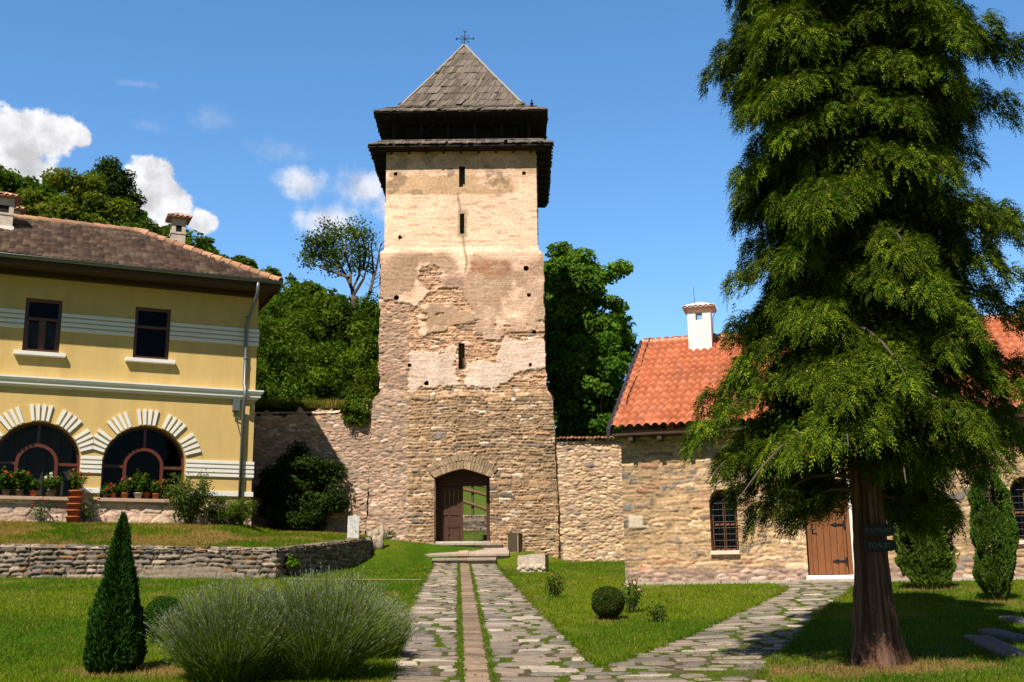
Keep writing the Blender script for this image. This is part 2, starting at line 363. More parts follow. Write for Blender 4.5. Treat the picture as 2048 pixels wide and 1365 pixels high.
mid = blobs([(302, 350, 62, 50), (318, 400, 78, 60), (350, 415, 46, 50), (402, 445, 42, 30), (290, 440, 70, 60)])
wis = blobs([(600, 368, 75, 45), (735, 375, 90, 55), (655, 442, 95, 50), (790, 410, 70, 60)])
haz = blobs([(295, 250, 60, 25), (280, 168, 60, 14), (430, 240, 90, 40), (560, 300, 120, 50)])
m1 = ramp(mth('ADD', big, mth('MULTIPLY', nz, .68)), .10, .36); m2 = ramp(mth('ADD', mid, mth('MULTIPLY', nz, .68)), .12, .34)
m3 = mth('MULTIPLY', ramp(mth('ADD', wis, mth('MULTIPLY', nz, .8)), .05, .9), .80)
m4 = mth('MULTIPLY', ramp(mth('ADD', haz, nz), .2, 1.3), .20)
mk = mth('MAXIMUM', mth('MAXIMUM', m1, m2), mth('MAXIMUM', m3, m4))
br = mth('ADD', ramp(mth('ADD', mth('MULTIPLY', nA, .6), mth('MULTIPLY', nC, .4)), .36, .62, 4.0, 6.8), mth('MULTIPLY', ramp(el, azel(0, 400)[1], azel(0, 230)[1], -.7, .5), m1))
cc = N('ShaderNodeCombineColor'); L(br, cc.inputs[0]); L(mth('MULTIPLY', br, 1.0), cc.inputs[1]); L(mth('MULTIPLY', br, 1.04), cc.inputs[2])
zg = ramp(el, R_(31), R_(56), 1., .30); zv = N('ShaderNodeVectorMath', operation='SCALE'); L(hs.outputs[0], zv.inputs[0]); south = ramp(sp.outputs[1], .15, -.45, 1., .30); L(mth('MULTIPLY', zg, south), zv.inputs[3])  # unseen sky overhead and behind the camera dimmed to cut fill light
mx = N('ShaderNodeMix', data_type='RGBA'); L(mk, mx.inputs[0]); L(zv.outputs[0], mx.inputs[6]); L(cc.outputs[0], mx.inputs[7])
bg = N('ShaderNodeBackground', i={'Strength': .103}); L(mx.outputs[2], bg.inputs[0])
wo = N('ShaderNodeOutputWorld'); L(bg.outputs[0], wo.inputs[0])
# ================================================================== terrain
def relu(a): return np.maximum(a, 0)
def G(x, y):
    x = np.asarray(x, float); y = np.asarray(y, float)
    z = .0745*(y-relu(y-33.2))+.02*relu(np.minimum(x, 12)-1.5)*(1-sst(27, 33, y))+.018*relu(-np.maximum(x, -20))
    S = np.interp(x, [-4.6, -3.7, -2.8, -.3, .5, 1.05, 1.6], [.60, .65, .57, .39, .31, .16, 0])
    y0 = np.interp(x, [-3.4, -2.5, -.4, .3], [29.3, 31.7, 31.9, 31.0])
    z = z+S*sst(0, 1, (y-y0)/(33.7-y0))
    k = np.interp(x, [-45, -30, -17, -6, 4, 12, 60], [.67, .53, .405, .33, .27, .17, .15])
    gate = sst(-7, -4.5, x)*sst(6, 3, x); yy = relu(np.minimum(y, 95)-45-9*gate); B = 3.2+k*yy*(yy/(yy+6))+1.2*gate*sst(41, 52, y)+3.0*sst(-4, -7, x)*sst(35.2, 39, y)+2.0*sst(2, 6, x)*sst(36, 42, y)
    B = B+1.2*(fbm(x*.06, y*.06, 3)-.5)*sst(45, 60, y)
    t = sst(35.2, 39.2, y)
    return z*(1-t)+B*t
def lawncol(x, y):
    x = np.asarray(x, float); y = np.asarray(y, float)
    a = fbm(x*.45, y*.35, 61, 4); b = fbm(x*2.2, y*1.6, 62, 3)
    g = lerp((.050, .100, .0045), (.098, .136, .007), sst(.35, .68, a))
    g = lerp(g, (.16, .150, .035), .75*sst(.56, .74, b)*sst(.42, .62, fbm(x*.3, y*.25, 66, 3)))
    for cx, cy, rx, ry in ((3.35, 11.05, 1.0, .45), (-3.7, 11.3, .7, .4), (7.15, 19.75, .5, .3), (7.2, 17.2, .3, .2), (1.32, 16.35, .3, .2)):
        q = 1.25-np.sqrt(((x-cx)/rx)**2+((y-cy)/ry)**2)+1.1*(fbm(x*4, y*4, 67, 3)-.5); g = lerp(g, (.19, .125, .06), .9*sst(.0, .55, q))
    return g*(.8+.4*fbm(x*5, y*4, 64, 2))[..., None]
def terr_front(x): return np.interp(x, [-30, -5.26, -3.95], [25.0, 25.3, 31.1])
def terr_back(x): return np.minimum(34.3, np.where(x < -7.25, 31.2+(x+7.25)*.4536, 31.2+(x+7.25)*5))
def terr_top(x): return np.interp(x, [-30, -11.3, -5.26, -3.95], [3.0, 2.79, 2.637, 3.13])
def TZ(x, y):
    x = np.asarray(x, float); yf = terr_front(x); yb = terr_back(x)
    t = np.clip((np.asarray(y, float)-yf)/(yb-yf), 0, 1)
    zb = np.interp(x, [-8, -5.5, -3.95], [3.52, 3.45, 3.3]); zf = terr_top(x)
    return zf+(zb-zf)*(1-(1-t)**1.35)
lawnm = mat('lawn_turf', attr=True, var=.35, vscale=18., bscale=90., bump=.8, bdist=.03, rough=.95, spec=.05)
gx = np.unique(np.concatenate([np.linspace(-160, -16, 40), np.linspace(-16, 14, 180), np.linspace(14, 160, 40)]))
gy = np.unique(np.concatenate([np.linspace(-60, 7, 15), np.linspace(7, 36, 190), np.linspace(36, 100, 110), np.linspace(100, 400, 12)]))
X, Y = np.meshgrid(gx, gy); Z = G(X, Y)
gc = lawncol(X, Y)
far = sst(38, 46, Y)[..., None]; gc = gc*(1-far)+far*np.array([.065, .098, .014])*(.6+.8*fbm(X*.5, Y*.5, 8, 3))[..., None]
nb = NB(); nb.grid(np.stack([X, Y, Z], -1), None, gc); struct('ground', nb, lawnm)
# terrace sheet
tx = np.linspace(-22, -3.97, 190); tt = np.linspace(0, 1, 60)
X, T_ = np.meshgrid(tx, tt); yf = terr_front(X)+.12; yb = terr_back(X)+.25; Y = yf+(yb-yf)*T_
def terrcol(x, y):
    c = lawncol(x*1.3+40, y*1.3)
    d = sst(.38, .66, fbm(x*1.1, y*.9, 71, 4))*.95
    return lerp(c, np.array([.20, .145, .055]), d*.85)*np.array([1.1, 1.02, 1.0])
nb = NB(); nb.grid(np.stack([X, Y, TZ(X, Y)-.02+.03*(fbm(X*3, Y*3, 9)-.5)], -1), None, terrcol(X, Y)); struct('terrace_lawn', nb, lawnm)
# ------------------------------------------------------------------ paths
def xc(y): return -.355-.0493*(y-10.83)
def tl(y): return np.interp(y, [9, 11, 14, 17.3, 23.7, 32], [-.80, -.80, -.89, -.94, -.92, -.85])
def tr(y): return np.interp(y, [8, 10.6, 11.6, 12.2, 16.1, 31.6], [2.9, 2.6, 1.22, 1.18, 1.10, .87])
def d_l(y): return np.interp(y, [8, 10.4, 11.45, 14.46, 19.3, 21.1, 22.4], [.6, .65, .78, 2.28, 4.35, 5.05, 4.9])
def d_r(y): return np.interp(y, [8, 10.49, 13.2, 16.29, 19.3, 21.3, 22.4], [1.8, 2.14, 3.15, 4.29, 5.55, 6.35, 6.5])
def on_main(x, y): t = x-xc(y); return (t > tl(y)) & (t < tr(y)) & (y < 32.2) & (y > 5)
def on_diag(x, y): return (x > d_l(y)) & (x < d_r(y)) & (y < 22.3) & (y > 8)
def on_path(x, y): return on_main(x, y) | on_diag(x, y)
SPAL = np.array([(.205, .165, .125), (.165, .140, .110), (.245, .195, .150), (.215, .165, .122), (.36, .295, .23), (.140, .122, .100)])
def flag(nb, cx, cy, hx, hy, rot, k, lift=.016, col=None):
    n = 14; a = np.arange(n)/n*2*np.pi+RNG.uniform(0, .4)
    e = RNG.uniform(.32, .75)
    ux = np.sign(np.cos(a))*np.abs(np.cos(a))**e; uy = np.sign(np.sin(a))*np.abs(np.sin(a))**e
    rr = 1+RNG.normal(0, .065, n); ux = ux*rr*hx; uy = uy*rr*hy+ux*RNG.uniform(-.22, .22)
    c, s = math.cos(rot), math.sin(rot); tilt = RNG.normal(0, .022, 2)
    def ring(f, dz):
        x = cx+(ux*c-uy*s)*f; y = cy+(ux*s+uy*c)*f
        return np.stack([x, y, G(x, y)+dz+tilt[0]*ux+tilt[1]*uy], -1)
    V = np.concatenate([ring(1.02, -.03), ring(1., lift*.55), ring(.94, lift)])
    i = np.arange(n); j = (i+1) % n
    F = np.concatenate([np.stack([i+q*n, j+q*n, j+(q+1)*n, i+(q+1)*n], -1) for q in (0, 1)])
    col = SPAL[RNG.integers(len(SPAL))]*RNG.uniform(.8, 1.25) if col is None else col
    nb.add(V, [F, (np.arange(n)+2*n)[None, :].copy()], col)
def flags(nb, y0, y1, xl, xr, skip=None, slope=0., hh=(.15, .34), ww=(.22, .66)):
    y = y0
    while y < y1:
        h = RNG.uniform(*hh); a, b = float(xl(y+h/2)), float(xr(y+h/2)); x = a+RNG.uniform(-.1, .02)
        while x < b-.08:
            w = min(RNG.uniform(*ww), b-x+.03); w = max(w, .12)
            cx, cy = x+w/2, y+h/2+slope*(x-a)
            if w > .1 and not (skip and skip(cx, cy, w/2)):
                if w > .5 and RNG.random() < .3:
                    flag(nb, cx, cy-h*.25, w/2-.02, h*.25-.014, RNG.normal(0, .03), 0); flag(nb, cx, cy+h*.25, w/2-.02, h*.25-.014, RNG.normal(0, .03), 0)
                else: flag(nb, cx+RNG.normal(0, .012), cy+RNG.normal(0, .012), w/2-RNG.uniform(.018, .065), h/2-RNG.uniform(.015, .055), RNG.normal(0, .07), 0)
            x += w
        y += h
nb = NB()
flags(nb, 7.5, 32.0, lambda y: xc(y)+tl(y), lambda y: xc(y)-.185)
flags(nb, 7.5, 32.0, lambda y: xc(y)+.185, lambda y: xc(y)+tr(y))
y = 7.5
while y < 32.0:
    h = RNG.uniform(.19, .27); flag(nb, xc(y+h/2), y+h/2, .122, h/2-.013, .05+RNG.normal(0, .015), 0, col=np.array([.215, .150, .100])*RNG.uniform(.65, 1.35)); y += h
flags(nb, 11.3, 22.0, d_l, d_r, lambda x, y, w: bool(on_main(np.array(x-w*.5), np.array(y))), slope=-.05)
struct('path', nb, M['slab'], False)
# bed of soil and low weeds under the flagstones
nb = NB(); yy = np.linspace(7, 32.3, 160)
for a, b in ((lambda y: xc(y)+tl(y)-.03, lambda y: xc(y)+tr(y)+.03), (d_l, d_r)):
    ys = yy if a(20.) != d_l(20.) else yy[(yy > 8) & (yy < 22.3)]
    S = np.linspace(0, 1, 22); Yg, Sg = np.meshgrid(ys, S, indexing='ij'); Xg = a(Yg)*(1-Sg)+b(Yg)*Sg
    q = sst(.42, .6, fbm(Xg*2.5, Yg*1.5, 77, 3))
    nb.grid(np.stack([Xg, Yg, G(Xg, Yg)+(.004 if a(20.) != d_l(20.) else .008)], -1), None, lerp((.10, .08, .045), (.070, .105, .010), sst(.30, .45, fbm(Xg*2.5, Yg*1.5, 77, 3))))
struct('path_bed', nb, lawnm)
# pale paving strip along the souvenir house, set in its own slope
RO = np.array([2.3, 23.7, 1.77]); RR = R_(-15)
def RL(x, y, z=0.): return np.array([RO[0]+x*math.cos(RR)-y*math.sin(RR), RO[1]+x*math.sin(RR)+y*math.cos(RR), RO[2]+z])
nb = NB()
x = .05
while x < 11:
    w = RNG.uniform(.5, 1.1); c = np.array([.42, .345, .28])*RNG.uniform(.85, 1.12)
    p = [RL(x+.006, -.62-RNG.uniform(0, .08)), RL(x+w-.006, -.62-RNG.uniform(0, .08)), RL(x+w-.006, .02), RL(x+.006, .02)]
    pts = np.array(p+p); pts[:4, 2] = 1.795; pts[4:, 2] = 1.5
    nb.add(pts, np.array([[0, 1, 2, 3], [0, 4, 5, 1], [1, 5, 6, 2], [3, 2, 6, 7], [0, 3, 7, 4]]), c); x += w
struct('paving_strip', nb, M['slab'], False)
# worn strip of bare earth across the lawn on the left
nb = NB(); xs = np.linspace(-5.0, xc(24.9)+tl(24.9)+.02, 60); S = np.linspace(-1, 1, 7); Xg, Sg = np.meshgrid(xs, S)
Yg = 25.0+Sg*(.12+.08*fbm(Xg*2, Xg*0, 4))+.1*(vnoise(Xg*1.3, Xg*0, 3)-.5)
nb.grid(np.stack([Xg, Yg, G(Xg, Yg)+.016], -1), None, np.array([.27, .20, .105])*(.8+.4*fbm(Xg*4, Yg*6, 5))[..., None]); struct('earth_strip', nb, M['paint'])
# ------------------------------------------------------------------ grass: one object of blades
def blades(nb, x, y, z, h, w, c):
    n = len(x); th = RNG.uniform(0, np.pi, n); lean = RNG.normal(0, .45, (n, 2))*h[:, None]
    dx = np.cos(th)*w; dy = np.sin(th)*w
    v = np.stack([np.stack([x-dx, y-dy, z], -1), np.stack([x+dx, y+dy, z], -1), np.stack([x+lean[:, 0], y+lean[:, 1], z+h], -1)], 1)
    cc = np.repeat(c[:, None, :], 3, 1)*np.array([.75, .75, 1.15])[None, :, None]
    nb.add(v.reshape(-1, 3), np.arange(3*n).reshape(-1, 3), cc.reshape(-1, 3))
nb = NB()
n = 440000; y = 9.3/(1-RNG.random(n)*(1-9.3/34.0)); x = RNG.uniform(-.50, .50, n)*y
ok = ~on_path(x, y) & ~((y > terr_front(x)-.05) & (x < -3.95)) & ~((np.abs(x+1.4) < 1.25) & (y > 31.8)) & (y < 33.7+.4*(x > 1))
rx = (x-RO[0])*math.cos(RR)+(y-RO[1])*math.sin(RR); ry = -(x-RO[0])*math.sin(RR)+(y-RO[1])*math.cos(RR)
ok &= ~((rx > 0) & (ry > -.66)); ok &= ~((np.abs(y-25.0) < .13) & (x < xc(25)) & (x > -5) & (RNG.random(n) < .9))
x, y = x[ok], y[ok]; n = len(x)
s = np.clip(y/11., .9, 2.4); hh = RNG.uniform(.018, .045, n)*(.8+.3*s)*(.6+.8*fbm(x*1.2, y*1.2, 91, 3)); ww = RNG.uniform(.0022, .0042, n)*s
c = lawncol(x, y)*RNG.uniform(.75, 1.5, (n, 1))*np.array([1.12, 1.12, 1.]); dry = RNG.random(n) < .10; c[dry] = np.array([.24, .20, .07])*RNG.uniform(.7, 1.2, (dry.sum(), 1))
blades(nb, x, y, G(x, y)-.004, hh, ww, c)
n = 70000; x = RNG.uniform(-15, -3.97, n); y = terr_front(x)+(terr_back(x)-terr_front(x))*RNG.random(n)**1.2
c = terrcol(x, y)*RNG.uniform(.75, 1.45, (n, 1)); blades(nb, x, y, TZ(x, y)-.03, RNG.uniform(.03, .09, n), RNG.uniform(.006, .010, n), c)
n = 90000; y = 9.5/(1-RNG.random(n)*(1-9.5/32.0)); x = RNG.uniform(-.20, .32, n)*y      # weeds in the joints of the path
t = x-xc(y); gut = (np.abs(np.abs(t)-.157) < .035)
ok = on_path(x, y) & ((fbm(x*2.5, y*1.5, 77, 3) > .38) | gut) & ((RNG.random(n) < .75) | gut); x, y = x[ok], y[ok]; n = len(x); g2 = gut[ok]
c = np.array([.085, .13, .014])*RNG.uniform(.6, 1.5, (n, 1)); blades(nb, x, y, G(x, y)-.002, np.where(g2, RNG.uniform(.02, .045, n), RNG.uniform(.010, .034, n)), RNG.uniform(.0025, .005, n)*np.clip(y/12, 1, 2), c)
n = 9000; x = xc(RNG.uniform(11, 32, n)); yy_ = RNG.uniform(11, 32, n); sd = RNG.random(n) < .5; x = xc(yy_)+np.where(sd, -.157, .157)+RNG.normal(0, .013, n)
blades(nb, x, yy_, G(x, yy_), RNG.uniform(.02, .05, n), RNG.uniform(.004, .008, n), np.array([.085, .13, .014])*RNG.uniform(.6, 1.5, (n, 1)))
n = 14000; y = 9.5/(1-RNG.random(n)*(1-9.5/30.0)); x = RNG.uniform(-.48, .46, n)*y      # taller tufts, clover and stragglers
ok = ~on_path(x, y) & (y < terr_front(x)-.1) & (fbm(x*1.9, y*1.7, 95, 3) > .52); rx = (x-RO[0])*math.cos(RR)+(y-RO[1])*math.sin(RR); ry = -(x-RO[0])*math.sin(RR)+(y-RO[1])*math.cos(RR); ok &= ~((rx > 0) & (ry > -.7)); x, y = x[ok], y[ok]; n = len(x)
blades(nb, x, y, G(x, y)-.004, RNG.uniform(.05, .10, n), RNG.uniform(.004, .009, n), lawncol(x, y)*RNG.uniform(.5, 1.3, (n, 1))*np.array([.85, 1.1, .9]))
n = 16000; e_ = RNG.integers(4, size=n); y = RNG.uniform(9.5, 31.5, n); y = np.where(e_ > 1, 9.5+(y-9.5)*.52, y); x = np.choose(e_, [xc(y)+tl(y), xc(y)+tr(y), d_l(y), d_r(y)])+RNG.normal(0, .035, n)
ok = ~((e_ == 1) & on_diag(x, y)) & ~((e_ > 1) & on_main(x, y)) & ~((e_ == 1) & (y < 11.5)); x, y = x[ok], y[ok]; n = len(x); blades(nb, x, y, G(x, y)-.004, RNG.uniform(.025, .075, n), RNG.uniform(.003, .007, n), lawncol(x, y)*RNG.uniform(.6, 1.5, (n, 1)))
n = 16000; y = RNG.uniform(39.5, 62, n); x = RNG.uniform(-5, 3, n); blades(nb, x, y, G(x, y)-.01, RNG.uniform(.03, .07, n)*np.where(y > 53.5, 3.2, 1), RNG.uniform(.01, .03, n), lerp((.055, .09, .010), (.14, .125, .03), sst(.5, .65, fbm(x*.8, y*.6, 5)))*RNG.uniform(.5, 1.6, (n, 1)))
tag(nb.build('grass', M['grassblade']), 'short mown green grass on the lawns and between the flagstones', 'grass', kind='stuff')
# ------------------------------------------------------------------ dry-stone retaining wall of the terrace
def wall_panel(nb, P0, P1, zbot, ztop, style, seed, res=.022, out=None, cap=.35, rag=.06, mods=None):
    P0 = np.array(P0, float); P1 = np.array(P1, float); d = P1-P0; ln = float(np.hypot(*d)); d = d/ln; n = np.array([d[1], -d[0]])
    if out is not None and n@np.array(out) < 0: n = -n
    zb = zbot; 
    def top(U): return ztop(P0[0]+d[0]*U, P0[1]+d[1]*U) if callable(ztop) else np.full_like(U, ztop)
    zmax = float(np.max(top(np.linspace(0, ln, 50))))+.02
    def fn(U, V):
        H, C = masonry(U, V+zb, ST[style], seed)
        K = V+zb < top(U)-rag*(vnoise(U*3.1, U*0, seed+3)*.7+vnoise(U*9, U*0, seed+4)*.3)
        if mods: H, C, K = mods(U, V, H, C, K)
        return H, C, K
    panel(nb, 0, ln, 0, zmax-zb, res, fn, lambda U, V, H: np.stack([P0[0]+d[0]*U+n[0]*H, P0[1]+d[1]*U+n[1]*H, zb+V], -1))
    if cap:
        nu = int(ln/.03)+2; U, V = np.meshgrid(np.linspace(0, ln, nu), np.linspace(-.05, cap, 14))
        H, C = masonry(U, V+3, dict(ST[style], h=(.16, .3)), seed+9)
        Zt = top(U)-rag*.55+H*.4-.25*sst(.0, -.05, V)*.3
        nb.grid(np.stack([P0[0]+d[0]*U-n[0]*V, P0[1]+d[1]*U-n[1]*V, Zt], -1), None, C)
nb = NB()
tp = lambda x, y: terr_top(x)+.03
def mortar_mod(U, V, H, C, K):      # a patch of old render low on the wall
    a = sst(.0, .3, 1-((U-8.25)/1.15)**2-((V-.30)/.26)**2+.9*(fbm(U*3, V*3, 4)-.5))
    return H*(1-.75*a)+.03*a, lerp(C, np.array([.27, .215, .165]), a*.7), K
wall_panel(nb, (-15.5, 24.95), (-5.26, 25.3), 1.75, tp, 'dry', 101, out=(0, -1), mods=mortar_mod)
wall_panel(nb, (-5.27, 25.28), (-3.95, 31.1), 1.75, tp, 'dry', 113, out=(1, 0), res=.03)
w = nb.build('retaining_wall', M['stone'], None, True)
tag(w, 'low dry-stone retaining wall holding up the terrace lawn, bending away to the right', 'wall')
# ================================================================== the gate tower
TO = np.array([-1.5, 34.0, 3.1])
tower = thing('gate_tower', 'tall square stone gate tower with patchy cream plaster and a shingled pyramid roof', 'tower', TO)
def tedge(z, side):
    if side < 0: return np.interp(z, [-1, 3, 4.3, 4.62, 9.04, 9.16, 13], [-2.98, -2.84, -2.80, -2.63, -2.64, -2.50, -2.49])
    return np.interp(z, [-1, 3.0, 4.38, 4.58, 8.94, 9.10, 13], [2.84, 2.78, 2.73, 2.54, 2.52, 2.37, 2.36])
def tdep(z): return np.interp(z, [-1, 4.4, 4.62, 9.0, 9.2, 13], [-.10, -.06, 0., .0, .06, .06])
def archz(u): return 1.93+.25*(1-np.minimum(np.abs(u+.045)/.83, 1)**1.35)
SLITS = [(-.12, .05, 11.2, 11.88), (-.10, .03, 9.66, 10.3), (-.15, .02, 5.27, 6.06)]
HOLES = [(-2.17, 11.67, .05), (1.95, 11.64, .05), (-2.01, 9.54, .05), (1.97, 8.45, .07), (-2.09, 7.55, .07), (2.05, 7.59, .05), (2.19, 6.4, .05), (-1.67, 5.4, .05), (2.05, 5.37, .04), (-1.14, 4.82, .06)]
def tower_front(U, V):
    z = V
    Ha, Ca = masonry(U, z+1, ST['ochre'], 201); Hb, Cb = masonry(U+9, z+1, ST['greypink'], 202)
    n1 = fbm(U*1.6, z*1.6, 211, 4)-.5; n2 = fbm(U*7, z*7, 212, 3)-.5; n3 = fbm(U*24, z*24, 213, 2)-.5
    nz = n1*.8+n2*.22+n3*.10
    # pale freestones scattered in the lower masonry
    gx_, gz_ = np.floor(U/.26), np.floor(z/.16)
    # left strip of grey-pink stone
    b = sst(-.08, .08, (-1.72-U)+.25*(n1+n2*.5))*sst(7.5, 7.2, z+nz*.5)
    H = Ha*(1-b)+Hb*b; C = Ca*(1-b[..., None])+Cb*b[..., None]
    warm = sst(4.3, 5.0, z+nz)*(1-b); C = lerp(C, C*np.array([1.15, 1.10, 1.10])+np.array([.03, .022, .02]), warm)
    top_l = np.interp(U, [-2.7, -1.5, -1.1, -.1, .4, 2.4], [7.45, 7.28, 7.75, 7.78, 6.9, 6.7])
    reg1 = z-top_l+nz*.55
    reg1 = np.minimum(reg1, 1.4*(np.sqrt(((U+1.05)/.36)**2+((z-8.18)/.42)**2)-1)*.4+n2*.3)
    lo_t = np.interp(U, [-1.7, -.9, -.3, .2, 1.0, 1.3, 1.9, 2.5], [5.95, 5.85, 6.05, 5.6, 5.5, 6.3, 6.1, 6.25])
    lo_b = np.interp(U, [-1.7, -.3, .9, 1.35, 1.6, 2.5], [4.62, 4.74, 4.62, 4.78, 5.1, 5.27])
    reg2 = np.minimum(np.minimum(z-lo_b+n2*.25, lo_t-z+nz*.7), U+1.68+n2*.2)
    reg2 = np.minimum(reg2, (np.abs(U+.06)-.26)*1.0+np.abs(z-5.65)*.3+n2*.4)
    reg3 = np.where((z > 6.0) & (z < 7.6) & (U > -1.4), (fbm(U*1.2, z*3.2, 221, 4)-.54)*2, -1)
    reg3b = np.where((z > 6.4) & (z < 6.75+.3*n1) & (U > .35), .2+n2, -1)
    P = sst(-.015, .03, np.maximum(np.maximum(reg1, reg2), np.maximum(reg3, reg3b)))
    # plaster colours
    cream = np.array([.82, .575, .42]); brown = np.array([.40, .275, .185]); rust = np.array([.33, .165, .10]); pink = np.array([.60, .475, .385])
    pc = np.broadcast_to(cream, C.shape).copy()
    speck = sst(.60, .70, fbm(U*3.2, z*13, 231, 4)); pc = lerp(pc, np.array([.44, .29, .17]), speck*.6*sst(8.6, 9.4, z)*sst(11.2, 10.9, z))
    band = sst(10.92, 11.0, z+n2*.1); pc = lerp(pc, np.array([.50, .35, .21]), band*sst(.36, .60, fbm(U*1.5, z*2.2, 232, 4))*.95)
    pc = lerp(pc, np.array([.22, .155, .10]), band*sst(.62, .72, fbm(U*2.6, z*3., 233, 4))*.7)
    pc = lerp(pc, np.array([.40, .30, .20]), sst(11.62, 11.75, z)*.55)  # eave shadow painted in: plaster darkened along the top of the wall
    up = sst(9.2, 8.85, z+n1*.5+.25*sst(0, 1.5, U))
    q = fbm(U*1.1+3, z*1.0, 234, 4)
    mc = lerp(brown, cream*.96, sst(.50, .62, q)); mc = lerp(mc, brown*1.1, sst(-1.3, -2.1, U)*.8*sst(.42, .52, fbm(U*2, z*1.5, 239)))
    mc = lerp(mc, rust, sst(0, .35, U)*sst(.46, .62, fbm(U*2.3, z*4.5, 235, 4))*sst(8.95, 8.75, z)*sst(7.9, 8.5, z))
    mc = lerp(mc, np.array([.27, .17, .13]), sst(-.9, -.6, U)*sst(.1, -.1, U)*sst(8.35, 8.1, z)*sst(7.6, 7.9, z)*.7)
    mc = lerp(mc, np.array([.47, .34, .24]), sst(.2, .6, U)*sst(.35, .6, fbm(U*1.9, z*4, 236, 4))*.7)
    pc = pc*(1-up[..., None])+mc*up[..., None]
    low = sst(6.5, 6.0, z); lc = lerp(pink, np.array([.46, .28, .19]), sst(.58, .68, fbm(U*3, z*6, 237, 4))*.65); lc = lerp(lc, np.array([.68, .56, .46]), sst(.5, .7, fbm(U*.9, z*1.1, 238)))
    pc = pc*(1-low[..., None])+lc*low[..., None]
    crk = sst(.055, .02, np.abs(U-(-.14+.22*sst(11, 8.4, z)+.09*(vnoise(z*2.3, z*0, 5)-.5)))+.03*n2)*sst(11.05, 10.9, z)*sst(8.1, 8.5, z)
    pc = lerp(pc, np.array([.34, .265, .165]), crk*.9)
    ring = sst(.17, .10, np.abs(U+.035)-.03+n2*.12)*sst(9.45, 9.6, z)*sst(10.5, 10.35, z); pc = lerp(pc, np.array([.38, .29, .18]), ring*.8)
    pc = pc*(.84+.30*fbm(U*3, z*3, 241, 4)+n3*.30+.10*n2)[..., None]
    Hp = .052+(.24-.12*sst(9.0, 9.4, z))*Ha+.010*n2+.006*n3-.02*crk
    edgeline = sst(.0, .03, np.maximum(np.maximum(reg1, reg2), reg3b))*sst(.09, .03, np.maximum(np.maximum(reg1, reg2), reg3b))
    C = C*(1-P[..., None])+pc*P[..., None]; H = H*(1-P)+Hp*P
    C = lerp(C, np.array([.62, .50, .37]), edgeline*.35)
    C = C*(.82+.36*fbm(U*.5+2, z*.35, 251, 3))[..., None]*(1-sst(4.0, 5.2, z)[..., None]*np.array([-.04, .02, .04]))
    rag = .05*(fbm(z*2.4, U*0, 261, 3)-.5)*2*sst(9.3, 8.8, z)
    K = (U > tedge(z, -1)+rag*1.4) & (U < tedge(z, 1)+rag)
    K &= ~((U > -.87) & (U < .78) & (z < archz(U)))
    for a, b_, c, d in SLITS: K &= ~((U > a) & (U < b_) & (z > c) & (z < d))
    for a, c, r in HOLES: K &= ((U-a)**2+(z-c)**2) > r*r
    return H, C, K
nb = NB()
panel(nb, -3.05, 2.9, -.7, 12.45, .024, tower_front, lambda U, V, H: np.stack([U, tdep(V)-H, V], -1))
for sd in (-1, 1):      # flanks and back
    def fn(U, V):
        H, C = masonry(U, V, ST['ochre'], 270+sd); return H, lerp(C, np.array([.62, .49, .34]), .8*sst(8.9, 9.1, V)), np.ones_like(U, bool)
    panel(nb, 0, 5.0, -.7, 12.45, .06, fn, lambda U, V, H: np.stack([tedge(V, sd)+sd*(H-.03), (U if sd > 0 else 5-U)+tdep(V), V], -1))
sc_ = np.array([.30, .22, .14])
for a, b_ in ((-.7, 4.4), (4.4, 9.), (9., 12.4)):
    l, r = float(tedge(b_-.2, -1))+.06, float(tedge(b_-.2, 1))-.06
    if a < 0: nb.box(l, -.9, .3, 4.98, a, 2.3, sc_); nb.box(.8, r, .3, 4.98, a, 2.3, sc_); nb.box(l, r, .3, 4.98, 2.3, b_, sc_)
    else: nb.box(l, r, .3, 4.98, a+.002, b_, sc_)
nb.box(-.93, .83, -.02, 5.6, -.7, .035, (.35, .30, .25))
nb.box(-.97, -.87, -.05, .6, -.05, 1.97, (.40, .29, .18)); nb.box(.78, .88, -.05, .6, -.05, 1.97, (.40, .29, .18))
nb.build('wall', M['stone'], tower, True)
nb = NB()               # relieving arch of thin radial stones over the gate, two rings
for ring_, (ia, oa, nst) in enumerate(((0., .24, 27), (.25, .42, 30))):
    for i in range(nst):
        t0, t1 = i/nst, (i+1)/nst-.006
        def pt(t, off):
            u = -.045+(-.84-off*.55)*math.cos(math.pi*t) ; base = 1.925+.26*(1-abs(math.cos(math.pi*t))**1.35)
            return (u, base+off*(.55+.45*math.sin(math.pi*t)))
        j = RNG.uniform(-.012, .02); p = [pt(t0, ia), pt(t0, oa+j), pt(t1, oa+j), pt(t1, ia)]
        nb.prism(p, 1, -.118-RNG.uniform(0, .03), .1, np.array([.36, .255, .16])*RNG.uniform(.6, 1.35) if ring_ == 0 else np.array([.31, .22, .14])*RNG.uniform(.8, 1.15))
nb.build('door_arch', M['stone'], tower)
